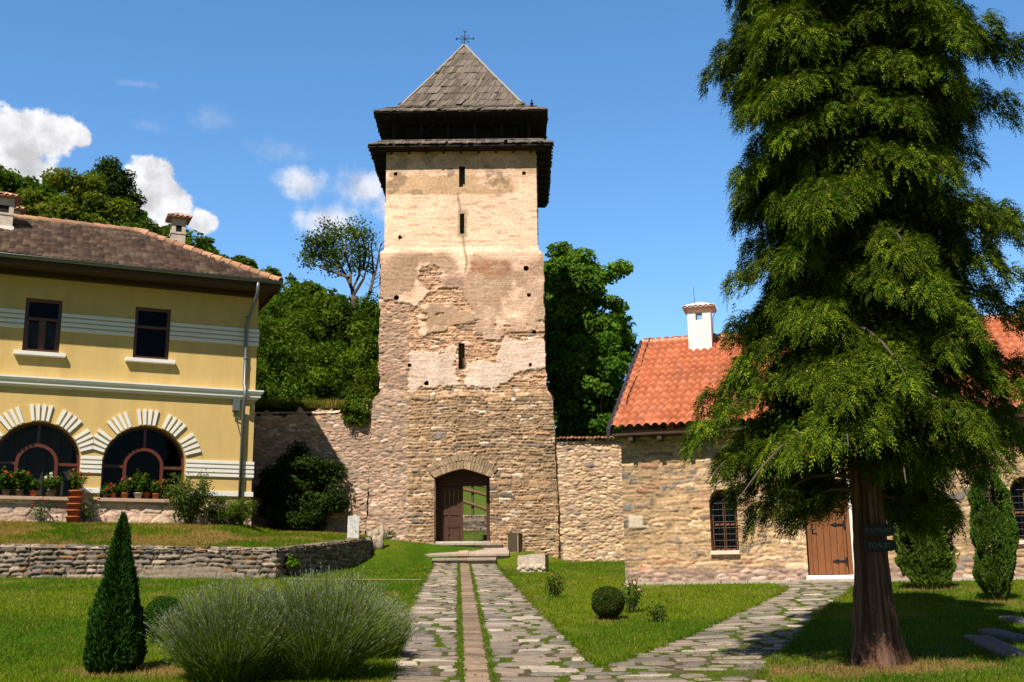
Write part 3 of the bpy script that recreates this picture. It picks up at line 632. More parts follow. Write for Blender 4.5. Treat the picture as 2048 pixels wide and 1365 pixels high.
# the gate itself: timber head, closed left leaf with wicket, open right side
gy_ = .50
nb = NB(); nb.box(-.88, .80, gy_, gy_+.10, 1.72, 2.32); nb.box(-.86, -.74, gy_+.002, gy_+.12, .04, 1.72); nb.box(.66, .785, gy_+.002, gy_+.12, .04, 1.72)
nb.build('gate_frame', M['gatewood'], tower)
nb = NB(); x = -.735
while x < -.06:
    w = min(.135, -.05-x); nb.box(x, x+w-.006, gy_+.04, gy_+.085, .055, 1.715); x += w
nb.box(-.735, -.05, gy_+.015, gy_+.042, .84, .90); nb.box(-.735, -.05, gy_+.015, gy_+.042, 1.6, 1.70); nb.box(-.145, -.05, gy_+.012, gy_+.040, .055, 1.71)
leaf_o = nb.build('gate_leaf', M['gatewood'], tower, bevel=.004)
nb = NB()
for a in (-.53, -.19): nb.box(a, a+.03, gy_+.018, gy_+.044, .06, .50)
nb.box(-.53, -.16, gy_+.018, gy_+.044, .47, .50); nb.box(-.50, -.465, gy_-.0, gy_+.02, .26, .33)
nb.build('wicket_door', M['gatewood'], leaf_o)
nb = NB(); x = gy_+.14
for i in range(6): nb.box(.70, .745, x, x+.128, .06, 1.70); x += .135
nb.build('gate_leaf', M['gatewood'], tower)
# ---- roof: two tiers of shingles
cx_, cy_ = -.065, 2.48
UEh, LEh = 2.82, 2.96
zUE = float(at(924, 222, 34+cy_-UEh)[2]-TO[2]); zLE = float(at(922, 288, 34+cy_-LEh)[2]-TO[2]); zAP = float(at(933, 94, 34+cy_)[2]-TO[2])
BRh = 2.02; zBR = float(at(930, 212, 34+cy_-BRh)[2]-TO[2])
def shingles(nb, prof, rows, seed, shear=.0, ragged=.02):
    # prof: [(half,z)...] from eave to top; rows: exposed length of a course, measured along the slope
    rg = np.random.default_rng(seed); pr = np.array(prof, float)
    seg = np.hypot(*np.diff(pr, axis=0).T); cum = np.concatenate([[0], np.cumsum(seg)])
    at_s = lambda s: (np.interp(s, cum, pr[:, 0]), np.interp(s, cum, pr[:, 1]))
    for face in range(4):
        a = face*math.pi/2; c, s_ = math.cos(a), math.sin(a)
        s0 = 0.
        while s0 < cum[-1]-.02:
            s1 = min(s0+rows*1.18, cum[-1]); h0, z0 = at_s(s0); h1, z1 = at_s(s1); x = -h0
            while x < h0-.01:
                w = rg.uniform(.07, .15); xb = min(x+w-.006, h0); sh = shear*(s1-s0)+rg.normal(0, .012)
                lift = .035+rg.uniform(0, .03)+(.05 if rg.random() < .03 else 0); dz = rg.normal(0, ragged); miss = rg.random() < .012
                p = []
                for (xx, hh, zz, yo) in ((x, h0, z0+lift+dz*.3, dz), (xb, h0, z0+lift+dz*.3, dz), (xb+sh, h1, z1+.012, 0), (x+sh, h1, z1+.012, 0)):
                    p.append((max(-hh, min(hh, xx)), -hh+yo, zz))
                v = np.array([(cx_+q[0]*c-q[1]*s_, cy_+q[0]*s_+q[1]*c, q[2]) for q in p]); lo_ = v.copy(); lo_[:, 2] -= .022
                if not miss:
                    nb.add(np.concatenate([v, lo_]), np.array([[0, 1, 2, 3], [7, 6, 5, 4], [0, 4, 5, 1], [1, 5, 6, 2], [3, 7, 4, 0]]),
                           np.array([.150, .124, .104])*rg.uniform(.65, 1.35)*np.array([1, rg.uniform(.94, 1.02), rg.uniform(.88, 1.03)]))
                x += w
            s0 += rows
nb = NB(); shingles(nb, [(UEh, zUE), (BRh+.5, zUE+(zBR-zUE)*.45), (BRh, zBR), (.02, zAP)], .42, 301, shear=.34)
for h, z, h2, z2, col in ((UEh-.01, zUE-.02, BRh, zBR-.03, .06), (BRh, zBR-.03, .02, zAP-.04, .06)):
    for f in range(4):
        a = f*math.pi/2; c, s_ = math.cos(a), math.sin(a)
        v = [(-h, -h, z), (h, -h, z), (h2, -h2, z2), (-h2, -h2, z2)]
        nb.poly([(cx_+q[0]*c-q[1]*s_, cy_+q[0]*s_+q[1]*c, q[2]) for q in v], (.05, .04, .033))
for f in range(4):
    a = f*math.pi/2+math.pi/4; r2 = math.sqrt(2)
    pts = [(cx_+math.sin(a)*h*r2, cy_-math.cos(a)*h*r2, z+.05) for h, z in ((BRh, zBR), (1., zBR+(zAP-zBR)*(BRh-1)/BRh), (.03, zAP))]
    nb.tube(pts, .035, 5, (.36, .33, .30))
roof = nb.build('roof', M['wood'], tower)
nb = NB(); shingles(nb, [(LEh, zLE), (2.50, zLE+.34)], .36, 305)
lowr = nb.build('roof', M['wood'], tower)
nb = NB()               # timber gallery between the tiers, rafters, eave undersides
zg0, zg1 = zLE+.30, zUE-.02
nb.box(cx_-1.85, cx_+1.85, cy_-1.85, cy_+1.85, zLE+.02, zg1+.2); nb.box(cx_-2.45, cx_+2.45, cy_-2.45, cy_+2.45, zLE+.02, zLE+.06)
for h, z in ((UEh-.04, zUE-.06), (LEh-.04, zLE-.06)):
    inn = 1.8
    nb.box(cx_-h, cx_+h, cy_-h, cy_-inn, z, z+.035); nb.box(cx_-h, cx_+h, cy_+inn, cy_+h, z, z+.035)
    nb.box(cx_-h, cx_-inn, cy_-inn, cy_+inn, z+.001, z+.036); nb.box(cx_+inn, cx_+h, cy_-inn, cy_+inn, z+.001, z+.036)
    for i in range(11):
        q = -h+.12+i*(2*h-.24)/10
        for f in range(4):
            a = f*math.pi/2; c, s_ = math.cos(a), math.sin(a)
            m = np.array([[c, -s_, 0, cx_], [s_, c, 0, cy_], [0, 0, 1, 0], [0, 0, 0, 1]])
            nb.box(q-.03, q+.03, -h+.06, -2.3, z-.08, z-.002, M=m)
nb.box(cx_-2.3, cx_+2.3, cy_-2.2, cy_-2.08, zg1-.14, zg1-.04)
nb.build('gallery', M['darkwood'], tower)
for i in range(6):
    nb = NB(); q = -2.2+i*4.4/5; x = cx_+q; nb.box(x-.05, x+.05, cy_-2.2, cy_-2.1, zg0-.2, zg1-.14)
    d_ = .42 if i < 3 else -.42
    if i in (1, 4): nb.tube([(x, cy_-2.15, zg1-.5), (x+d_, cy_-2.15, zg1-.14)], .04, 4)
    nb.build('post', M['darkwood'], tower)
nb = NB(); zc = zAP
def bar(nb, p, q, r): nb.tube([p, q], r, 6)
nb.lathe([(.05, -.03), (.06, .02), (.035, .06), (.02, .09)], (cx_, cy_, zc), 10); cx2 = cx_+.03
bar(nb, (cx_, cy_, zc), (cx2, cy_, zc+.60), .016); zb_ = zc+.30
for sx in (-1, 1):
    bar(nb, (cx2, cy_, zb_), (cx2+sx*.33, cy_, zb_+.01), .014)
    bar(nb, (cx2+sx*.33, cy_, zb_+.01), (cx2+sx*.27, cy_, zb_+.06), .010); bar(nb, (cx2+sx*.33, cy_, zb_+.01), (cx2+sx*.27, cy_, zb_-.04), .010)
    bar(nb, (cx2, cy_, zc+.55), (cx2+sx*.06, cy_, zc+.62), .010)
    for sz in (-1, 1):
        bar(nb, (cx2, cy_, zb_), (cx2+sx*.14, cy_, zb_+sz*.13), .009); bar(nb, (cx2+sx*.14, cy_, zb_+sz*.13), (cx2+sx*.08, cy_, zb_+sz*.13), .008); bar(nb, (cx2+sx*.14, cy_, zb_+sz*.13), (cx2+sx*.14, cy_, zb_+sz*.07), .008)
nb.build('cross', M['iron'], roof)
# bird on the eave
bp_ = TO+np.array([cx_+2.30, cy_-UEh+.25, 0]); bp_[2] = float(at(1072, 213, bp_[1])[2])
nb = NB(); nb.blob((0, 0, .10), (.055, .075, .06), (.03, .03, .035), 1, .1); nb.blob((0, -.055, .18), (.032, .036, .034), (.03, .03, .035), 2, .05)
nb.tube([(0, .04, .09), (0, .16, .05)], [.03, .012], 6, (.025, .025, .03)); nb.tube([(0, -.085, .18), (0, -.115, .175)], [.010, .003], 5, (.05, .05, .05))
for sx in (-1, 1): nb.tube([(sx*.02, 0, .06), (sx*.02, 0, -.01)], .006, 5, (.05, .03, .03))
b_o = nb.build('bird', M['paint'], None, True); b_o.location = bp_; tag(b_o, 'small dark bird perched on the right end of the tower roof', 'bird')
# ------------------------------------------------------------------ steps in front of the gate
zA = float(at(930, 1117, 31.9)[2]); zB = float(at(930, 1098, 33.1)[2]); zC = float(at(930, 1087, 33.5)[2])
st = thing('stone_steps', 'worn grey stone steps leading up to the tower gate', 'steps', (-1.45, 31.9, 2.3))
o0 = np.array([-1.45, 31.9, 2.3])
def slab(nb, x0, x1, y0, y1, z0, z1, zf, k, c):
    nx = max(3, int((x1-x0)/.08)); ny = max(3, int((y1-y0)/.08))
    Xg, Yg = np.meshgrid(np.linspace(x0, x1, nx), np.linspace(y0, y1, ny)); t = (Yg-y0)/(y1-y0)
    Zt = zf+(z1-zf)*t+.012*(fbm(Xg*3, Yg*4, k)-.5)
    Yg = Yg-.03*(vnoise(Xg*3, Xg*0, k)-.5)*2*(1-t)
    C = np.asarray(c)*(.8+.4*fbm(Xg*2.5, Yg*5, k+1, 3))[..., None]
    nb.grid(np.stack([Xg, Yg, Zt], -1)-o0, None, C)
    F_ = np.stack([np.stack([Xg[0], Yg[0], Zt[0]], -1), np.stack([Xg[0], Yg[0]+.004, Zt[0]-.055], -1), np.stack([Xg[0], Yg[0]+.075, Zt[0]-.07], -1), np.stack([Xg[0], Yg[0]+.08, np.full(nx, z0)], -1)], 0)[::-1]
    nb.grid(F_-o0, None, np.asarray(c)*.9)
    for xx, i in ((x0, 0), (x1, -1)):
        F_ = np.stack([np.stack([Xg[:, i], Yg[:, i], Zt[:, i]], -1), np.stack([Xg[:, i], Yg[:, i], np.full(ny, z0)], -1)], 0)
        nb.grid((F_ if i == 0 else F_[::-1])-o0, None, np.asarray(c)*.9)
for x0, x1, y0, y1, z0, z1, zf, c in ((-2.30, -1.36, 31.9, 32.9, 2.2, zA+.05, zA, (.36, .29, .23)), (-1.35, -.52, 31.93, 32.9, 2.2, zA+.06, zA-.01, (.38, .30, .235)),
        (-2.72, -1.62, 32.5, 33.55, 2.2, zB+.05, zA+.13, (.35, .28, .22)), (-1.61, -1.32, 32.48, 33.55, 2.2, zB+.055, zA+.14, (.40, .30, .22)), (-1.31, -.16, 32.5, 33.55, 2.2, zB+.04, zA+.13, (.38, .30, .24)),
        (-2.68, -1.20, 33.42, 34.2, 2.5, zC+.03, zC, (.40, .33, .26)), (-1.19, -.36, 33.44, 34.2, 2.5, zC+.03, zC-.005, (.38, .31, .25))):
    nb = NB(); slab(nb, x0, x1, y0, y1, z0, z1, zf, int(abs(x0)*100), c); nb.build('step', M['slab'], st, False)
# ------------------------------------------------------------------ curtain walls
def shifted(nb_, o):
    nb_.V = [v-np.asarray(o) for v in nb_.V]; return nb_
zl = float(at(600, 812, 34.4)[2])
nb = NB(); wall_panel(nb, (-13.0, 34.2), (-3.98, 34.08), 2.9, lambda x, y: zl+.02*(x+6)*0+1.0*sst(-4.75, -4.2, x)*0+.25*sst(-5.6, -4.2, x), 'greypink', 401, out=(0, -1), rag=.42, cap=.7)
nb.box(-13, -4.1, 34.30, 35.1, 2.9, zl-.3, (.30, .24, .19))
w = nb.build('curtain_wall', M['stone'], None, True); tag(w, 'grey-pink rubble curtain wall left of the tower, behind the yellow house, overgrown on top', 'wall')
zr = float(at(1180, 884, 34.4)[2])
nb = NB(); wall_panel(nb, (1.05, 34.04), (7.0, 34.2), 2.1, zr, 'cream', 411, out=(0, -1), rag=.03, cap=.5)
nb.box(1.2, 7, 34.3, 34.95, 2.1, zr-.04, (.35, .28, .2))
w = nb.build('curtain_wall', M['stone'], None, True); tag(w, 'cream rubble wall between tower and souvenir house, topped by a row of small tiles', 'wall')
nb = NB(); x = 1.22
while x < 7:
    th = np.linspace(0, np.pi, 7); yy_ = np.linspace(33.92, 34.5, 4); r = .062*RNG.uniform(.9, 1.1)
    Tg, Yg = np.meshgrid(th, yy_); zz = zr+.0+(Yg-33.92)*.22+RNG.normal(0, .006)
    nb.grid(np.stack([x-r*np.cos(Tg), Yg, zz+r*np.sin(Tg)], -1), None, np.array([.30, .13, .075])*RNG.uniform(.55, 1.2)); x += .118
nb.build('coping_tile', M['tile'], w)
# ================================================================== souvenir house on the right
house = thing('stone_house', 'low rubble stone house with an orange barrel-tile roof behind the big cypress', 'house', RO, RR)
def RH(px, py, yl):
    r = ray(px, py); d = np.array([math.cos(RR), math.sin(RR), 0]); n = np.array([-math.sin(RR), math.cos(RR), 0]); c = np.array([0, 0, EYE])
    t = (yl-(c-RO)@n)/(r@n); p = c+t*r-RO
    return float(p@d), float(p[2])
def archo(x, z, x0, x1, z0, z1):      # round-headed opening
    r = (x1-x0)/2; c = (x0+x1)/2
    return (x > x0) & (x < x1) & (z > z0) & ((z < z1-r) | ((x-c)**2+(z-(z1-r))**2 < r*r))
WIN = [(1.78, 2.30, .62, 1.86), (7.50, 8.05, .70, 1.9)]; DOOR = (3.66, 4.50, .10, 1.98)
def rh_front(U, V):
    H, C = masonry(U, V+1, ST['housewall'], 501); Hb, Cb = masonry(U+4, V+2, ST['greypink'], 502)
    n = fbm(U*2, V*2, 503)-.5
    b = sst(.34, .22, V+n*.25); H = H*(1-b)+Hb*b; C = C*(1-b[..., None])+Cb*b[..., None]*np.array([.75, .78, .82])
    b = sst(3.0, 3.35, U+n*.6)*sst(5.3, 4.9, U); C = lerp(C, C*np.array([1.1, 1.05, 1.0])+.04, b)
    q = sst(.05, .03, np.maximum(np.abs(U-.36)-.03, np.abs(V-.33)-.02)); C = lerp(C, np.array([.42, .14, .07]), q*(H > .01)); 
    q = sst(.02, .0, np.maximum(np.abs(U-.24)-.14, np.abs(V-1.24)-.12)+.02*n); C = lerp(C, np.array([.50, .42, .31]), q); H = H*(1-q)+.045*q
    for (x0, x1, z0, z1) in WIN:      # smoother mortar collar round the window heads
        q = sst(.14, .03, np.sqrt(((U-(x0+x1)/2)/((x1-x0)/2))**2+((V-(z1-.26))/.26)**2)-1)*sst(z1-.3, z1-.2, V); C = lerp(C, np.array([.50, .35, .18]), q*.75); H = H*(1-.5*q)
    K = np.ones_like(U, bool)
    for w_ in WIN: K &= ~archo(U, V, *w_)
    K &= ~((U > DOOR[0]) & (U < DOOR[1]) & (V > DOOR[2]) & (V < DOOR[3]))
    return H, C, K
nb = NB(); panel(nb, -.02, 11.0, -.45, 3.16, .022, rh_front, lambda U, V, H: np.stack([U, -H, V], -1))
PT = .57; RY0, RZ0, RD = -.45, 3.10, 5.25
def gab(U, V):
    H, C = masonry(U, V, ST['housewall'], 511); top_ = RZ0-.08+PT*np.minimum(U-RY0, 2*RD-.0-(U-RY0)); return H, C, V < top_
panel(nb, 0, 9.6, -.45, 6.2, .07, gab, lambda U, V, H: np.stack([-H*.6+0*U, U, V], -1))
def reveal(nb, pts, y0, y1, col):
    pts = list(pts); n = len(pts)
    for i in range(n):
        a, b_ = pts[i], pts[(i+1) % n]; nb.poly([(a[0], y0, a[1]), (b_[0], y0, b_[1]), (b_[0], y1, b_[1]), (a[0], y1, a[1])], col)
def archpts(x0, x1, z0, z1, n=16):
    r = (x1-x0)/2; c = (x0+x1)/2
    return [(x0, z0), (x1, z0)]+[(c+r*math.cos(t), z1-r+r*math.sin(t)) for t in np.linspace(0, math.pi, n)]
for w_ in WIN: reveal(nb, archpts(*w_), -.02, .28, (.40, .29, .17))
reveal(nb, [(DOOR[0], DOOR[2]), (DOOR[1], DOOR[2]), (DOOR[1], DOOR[3]), (DOOR[0], DOOR[3])], -.02, .25, (.42, .31, .19))
nb.box(.05, 10.9, 9.5, 9.7, -.4, 3.1, (.4, .3, .2)); nb.build('wall', M['stone'], house, True)
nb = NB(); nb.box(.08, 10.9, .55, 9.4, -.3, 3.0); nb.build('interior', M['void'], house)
# tiled roof slopes
def tilef(cols_w, row_h, amp, step, pal, seed, lich=.3):
    pal = np.array(pal)
    def fn(U, S):
        r = np.floor(S/row_h); fr = S/row_h-r; jx = .012*(_h(r, 1, seed)-.5)
        c = np.floor((U+jx)/cols_w); fx = (U+jx)/cols_w-c
        wv = np.abs(np.sin(np.pi*fx))**.8
        H = amp*wv+step*(1-fr)+.008*(_h(r, c, seed+2)-.5)
        q = _h(r, c, seed+3); C = pal[(q*len(pal)).astype(int) % len(pal)]*(.88+.24*_h(r, c, seed+4))[..., None]
        C = C*(1-.35*sst(.82, 1., fr)*0)[..., None]
        C = lerp(C, np.array([.36, .29, .20])*.9, lich*sst(.62, .78, fbm(U*2.2, S*2.2, seed+5, 4)))
        C = lerp(C, C*.6, .3*sst(.55, .75, fbm(U*.7, S*3, seed+6, 4)))
        return H, C
    return fn
OR = [(.49, .160, .075), (.47, .152, .072), (.51, .175, .085), (.48, .162, .078), (.44, .142, .066), (.50, .185, .10)]
sl_ = math.atan(PT); Ls = RD/math.cos(sl_); tf = tilef(.175, .40, .080, .075, OR, 521, .03)
def rf(U, S): H, C = tf(U, S); return H, C, np.ones_like(U, bool)
nb = NB(); panel(nb, -.15, 11.2, 0, Ls, .026, rf, lambda U, S, H: np.stack([U, RY0+S*math.cos(sl_)-H*math.sin(sl_), RZ0+S*math.sin(sl_)+H*math.cos(sl_)], -1))
panel(nb, -.15, 11.2, 0, Ls, .1, rf, lambda U, S, H: np.stack([U, RY0+2*RD-S*math.cos(sl_), RZ0+S*math.sin(sl_)+H], -1))
rroof = nb.build('roof', M['tile'], house, False)
zr_ = RZ0+PT*RD; nb = NB(); x = -.17
while x < 11.2:
    th = np.linspace(-.2, np.pi+.2, 9); xs_ = np.array([x, x+.40]); Xg, Tg = np.meshgrid(xs_, th, indexing='ij'); r = .115+.012*(Xg > x)*-1
    nb.grid(np.stack([Xg, RY0+RD-r*np.cos(Tg), zr_+.0+r*np.sin(Tg)], -1)[::-1], None, np.array([.52, .30, .20])*RNG.uniform(.85, 1.15)); x += .37
nb.build('ridge_tiles', M['tile'], rroof, True)
nb = NB(); nb.box(-.13, 11., RY0+.03, .02, RZ0-.09, RZ0-.045)
for i in range(18): nb.box(.2+i*.6, .29+i*.6, RY0+.06, .0, RZ0-.2, RZ0-.092)
nb.build('soffit', M['soffit'], rroof)
nb = NB(); n_ = np.array([0, -math.sin(sl_), math.cos(sl_)])
for yy0, yy1, z0_, z1_ in ((RY0-.03, RY0+RD, RZ0-.02, zr_),):
    v = []
    for xx in (-.24, -.16):
        for (y_, z_) in ((yy0, z0_-.10), (yy0, z0_+.07), (yy1, z1_+.09), (yy1, z1_-.08)): v.append((xx, y_, z_))
    nb.add(v, np.array([[0, 1, 2, 3], [7, 6, 5, 4], [0, 4, 5, 1], [1, 5, 6, 2], [2, 6, 7, 3], [3, 7, 4, 0]]), (.03, .022, .03))
nb.build('verge_board', M['paint'], rroof)
def onroof(x, s, h=.09): return (x, RY0+s*math.cos(sl_)-h*math.sin(sl_), RZ0+s*math.sin(sl_)+h*math.cos(sl_))
nb = NB(); nb.tube([onroof(.02, Ls+.02, .13), onroof(.0, Ls*.8), onroof(.06, Ls*.62), onroof(.02, Ls*.5), onroof(-.02, Ls*.3), onroof(.02, Ls*.22)], .012, 5); nb.build('lightning_cable', M['iron'], rroof)
# chimney
yc_ = RY0+RD-.75; xa, zt_ = RH(1373, 600, yc_-.25); xb_, zb2 = RH(1424, 695, yc_-.25); ztop = RH(1398, 617, yc_-.25)[1]
nb = NB(); sc2 = (RZ0+PT*(yc_-.3-RY0))
d_ = .5; zo0, zo1 = RH(1398, 640, yc_-.25)[1], RH(1398, 622, yc_-.25)[1]; xm = (xa+xb_)/2; ow = .085
nb.box(xa, xb_, yc_-d_/2, yc_+d_/2, sc2-.25, zo0); nb.box(xa, xm-ow, yc_-d_/2, yc_+d_/2, zo0, zo1); nb.box(xm+ow, xb_, yc_-d_/2, yc_+d_/2, zo0, zo1); nb.box(xa, xb_, yc_-d_/2, yc_+d_/2, zo1, ztop+.04)
ch = nb.build('chimney', M['limewash'], rroof)
nb = NB(); nb.box(xa-.03, xb_+.03, yc_-d_/2-.03, yc_+d_/2+.03, sc2-.1, sc2+.05); nb.build('flashing', M['zinc'], ch)
def tilecap(nb, cx, cy, z, hx, hy, rise, pal, per=.13, amp=.035):
    for f in range(4):
        h, w_ = (hx, hy) if f % 2 else (hy, hx)      # w_: half width along the face, h: half depth
        a = f*math.pi/2; c, s_ = math.cos(a), math.sin(a)
        nu = int(2*w_/.018)+2; S = np.linspace(0, 1, 10); u = np.linspace(-1, 1, nu); Ug, Sg = np.meshgrid(u, S)
        xx = Ug*w_*(1-.9*Sg); yy_ = -h*(1-.93*Sg); cc_ = np.floor((Ug*w_)/per); H = amp*np.abs(np.sin(np.pi*Ug*w_/per))*(1-.6*Sg)
        zz = z+rise*Sg+H; C = np.array(pal)*(.7+.6*_h(cc_, Sg*0+f, 3))[..., None]
        nb.grid(np.stack([cx+xx*c-yy_*s_, cy+xx*s_+yy_*c, zz], -1), None, C)
    nb.box(cx-hx+.02, cx+hx-.02, cy-hy+.02, cy+hy-.02, z-.03, z+.012, np.array(pal)*.7)
nb = NB(); tilecap(nb, xm, yc_, ztop+.03, (xb_-xa)/2+.12, d_/2+.12, .17, (.66, .50, .42)); nb.build('cap', M['tile'], ch, True)
nb = NB(); nb.tube([(xm-.11, yc_, ztop+.15), (xm-.12, yc_, ztop+.62)], .006, 5); nb.tube([(xb_+.10, yc_-.25, ztop+.05), (xb_+.15, yc_-.25, ztop-.1), (xb_+.06, yc_-.24, ztop-.25), (xb_+.02, yc_-.24, sc2)], .008, 5); nb.build('antenna', M['iron'], ch)
# windows with iron grilles
for (x0, x1, z0, z1) in WIN:
    nb = NB(); r = (x1-x0)/2; c = (x0+x1)/2; pts = archpts(x0+.01, x1-.01, z0+.005, z1-.01, 20)
    inn = archpts(x0+.055, x1-.055, z0+.05, z1-.055, 20)
    for i in range(len(pts)):
        j = (i+1) % len(pts); p, q, s1, s2 = pts[i], pts[j], inn[j], inn[i]
        nb.prism([p, q, s1, s2], 1, .20, .26)
    nb.box(c-.025, c+.025, .205, .255, z0+.05, z1-.06); nb.box(x0+.05, x1-.05, .203, .252, z0+.52, z0+.56)
    wf = nb.build('window', M['doorwood'], house)
    nb = NB(); nb.poly([(p[0], .23, p[1]) for p in archpts(x0+.05, x1-.05, z0+.045, z1-.05)]); nb.build('pane', M['glass'], wf)
    nb = NB()
    for i in range(5): xg = x0+.05+i*(x1-x0-.1)/4; nb.tube([(xg, .12, z0+.01), (xg, .12, z1-r+math.sqrt(max(.0, r*r-(xg-c)**2))-.01)], .009, 6)
    for i in range(9): zg = z0+.09+i*.125; hw = r-.01 if zg < z1-r else math.sqrt(max(.0, r*r-(zg-z1+r)**2))-.005; nb.tube([(c-hw, .118, zg), (c+hw, .118, zg)], .008, 6)
    nb.build('grille', M['iron'], wf)
    nb = NB(); nb.box(x0-.03, x1+.03, -.09, .2, z0-.075, z0+.004, (.60, .52, .42)); nb.build('sill', M['paint'], wf, bevel=.008)
# plank door
nb = NB(); x0, x1, z0, z1 = DOOR; x = x0+.085
while x < x1-.09:
    w_ = min(RNG.uniform(.10, .14), x1-.085-x); nb.box(x, x+w_-.006, .13+RNG.uniform(0, .006), .17, z0+.02, z1-.09); x += w_
dr = nb.build('door', M['doorwood'], house, bevel=.003)
nb = NB(); nb.box(x0, x0+.08, .08, .18, z0, z1); nb.box(x1-.08, x1, .08, .18, z0, z1); nb.box(x0+.08, x1-.08, .081, .179, z1-.085, z1); nb.build('frame', M['doorwood'], dr)
for zh in (z0+.28, z0+1.0, z0+1.6):
    nb = NB()
    nb.prism([(x1-.10, zh-.02), (x1-.10, zh+.02), (x1-.24, zh+.012), (x1-.28, zh+.035), (x1-.38, zh), (x1-.28, zh-.035), (x1-.24, zh-.012)], 1, .112, .132)
    nb.box(x1-.13, x1-.095, .110, .131, zh-.075, zh+.075)
    nb.build('hinge', M['iron'], dr)
nb = NB(); nb.box(x0+.095, x0+.125, .10, .13, z0+.85, z0+1.03); nb.tube([(x0+.11, .10, z0+.92), (x0+.11, .06, z0+.92), (x0+.20, .06, z0+.915)], .010, 6); nb.build('handle', M['iron'], dr)
nb = NB(); nb.box(x0-.06, x1+.08, -.24, .1, -.04, z0+.005, (.72, .66, .56)); nb.build('door_step', M['limewash'], house, bevel=.012)
nb = NB(); nb.box(x1+.0, x1+.05, -.06, .1, z0, z1, (.5, .42, .3)); nb.build('jamb', M['limewash'], dr)
# ================================================================== the yellow house on the terrace
HO = np.array([-7.25, 31.2, 3.52]); HR = R_(24.4)
yh = thing('yellow_house', 'two-storey yellow house with white stripes, arched windows and a brown tiled hip roof', 'house', HO, HR)
def HH(px, py, yl):
    r = ray(px, py); d = np.array([math.cos(HR), math.sin(HR), 0]); n = np.array([-math.sin(HR), math.cos(HR), 0]); c = np.array([0, 0, EYE])
    t = (yl-(c-HO)@n)/(r@n); p = c+t*r-HO
    return float(p@d), float(p[2])
def HW(x, y, z=0.): return np.array([HO[0]+x*math.cos(HR)-y*math.sin(HR), HO[1]+x*math.sin(HR)+y*math.cos(HR), HO[2]+z])
XL, HD, ZT = -10.5, 5.1, 6.62
ARC = [(-5.52, 1.05), (-2.865, 1.07), (-8.19, 1.05)]; ZS, ZSILL = 1.53, .62
UW = [(-6.10, -5.20, 4.40, 5.86), (-3.34, -2.40, 4.42, 5.88), (-8.9, -8.0, 4.40, 5.86)]
def arch_loop(c, r, n=40): return [(c-r, ZSILL), (c+r, ZSILL)]+[(c+r*math.cos(t), ZS+r*math.sin(t)) for t in np.linspace(0, math.pi, n)]
loops = [[(XL, 0), (0, 0), (0, ZT), (XL, ZT)]]+[arch_loop(c, r)[::-1] for c, r in ARC]+[[(a, c), (a, d), (b, d), (b, c)] for a, b, c, d in UW]
tri = tessellate_polygon([[Vector((p[0], p[1], 0)) for p in l] for l in loops]); fl = [p for l in loops for p in l]
nb = NB(); nb.add([(p[0], 0, p[1]) for p in fl], np.array(tri))
for l in loops[1:]: reveal(nb, l, 0, .34 if len(l) > 5 else .16, (1, 1, 1))
nb.poly([(0, 0, 0), (0, HD, 0), (0, HD, ZT), (0, 0, ZT)]); nb.poly([(XL, 0, 0), (XL, HD, 0), (XL, HD, ZT), (XL, 0, ZT)]); nb.poly([(XL, HD, 0), (0, HD, 0), (0, HD, ZT), (XL, HD, ZT)])
for c, r in ARC:          # raised ring round each arch
    prev = None
    for t in np.linspace(0, math.pi, 49):
        lo_ = max(-1e9, c-1.33); p = [(c+r*math.cos(t), ZS+r*math.sin(t)), (max(c-1.325, min(c+1.50, c+(r+.46)*math.cos(t))) if c < -3 else max(c-1.335, c+(r+.46)*math.cos(t)), ZS+(r+.46)*math.sin(t))]
        if c < -3: p[1] = (max(c-1.33, min(c+1.325, p[1][0])), p[1][1])
        if prev: nb.prism([prev[0], p[0], p[1], prev[1]], 1, -.018, .01)
        prev = p
nb.build('wall', M['stucco'], yh)
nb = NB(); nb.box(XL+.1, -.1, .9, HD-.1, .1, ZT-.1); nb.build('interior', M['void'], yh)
# stone plinth
def plf(U, V):
    H, C = masonry(U, V+1, ST['plinth'], 601); K = np.ones_like(U, bool); return H, C, K
nb = NB(); panel(nb, XL, .02, -.35, .60, .022, plf, lambda U, V, H: np.stack([U, -.03-H*.8, V], -1)); nb.box(XL, .015, -.03, 0.02, .56, .602, (.55, .43, .34)); nb.poly([(.015, -.03, -.3), (.015, HD, -.3), (.015, HD, .6), (.015, -.03, .6)], (.5, .4, .32))
for c, r in ARC[:2]: nb.box(c+r+.0, c+r+.05, -.12, -.02, -.3, .6, (.55, .43, .34))
nb.build('plinth', M['stone'], yh, True)
def bands(name, x0, x1, z0, n, h, gap, d=.045, side=False):       # each white band a part of its own, returning round the corner
    for i in range(n):
        nb = NB(); z = z0+i*(h+gap); nb.box(x0, x1, -d, .002, z, z+h)
        if side: nb.box(.002, d, .002, HD, z, z+h)
        nb.build(name, M['white'], yh, bevel=.006)
xs_ = [XL, UW[2][0], UW[2][1], UW[0][0], UW[0][1], UW[1][0], UW[1][1], .045]
for i in range(2, 8, 2): bands('stripe_band', xs_[i], xs_[i+1], 5.02, 4, .098, .030, side=i == 6)
segs = [(ARC[1][0]+ARC[1][1]+.005, .045), (ARC[0][0]+ARC[0][1]+.005, ARC[1][0]-ARC[1][1]-.005), (ARC[2][0]+ARC[2][1], ARC[0][0]-ARC[0][1]-.005)]
for k, (a, b) in enumerate(segs): bands('impost_band', a, b, 1.285, 4, .083, .035, side=k == 0); bands('plinth_band', a, b, .76, 1, .13, 0, .055, side=k == 0)
nb = NB(); prof = [(0, 3.46), (-.05, 3.46), (-.055, 3.50), (-.13, 3.52), (-.14, 3.60), (-.17, 3.62), (-.20, 3.68), (-.20, 3.72), (0, 3.74)]
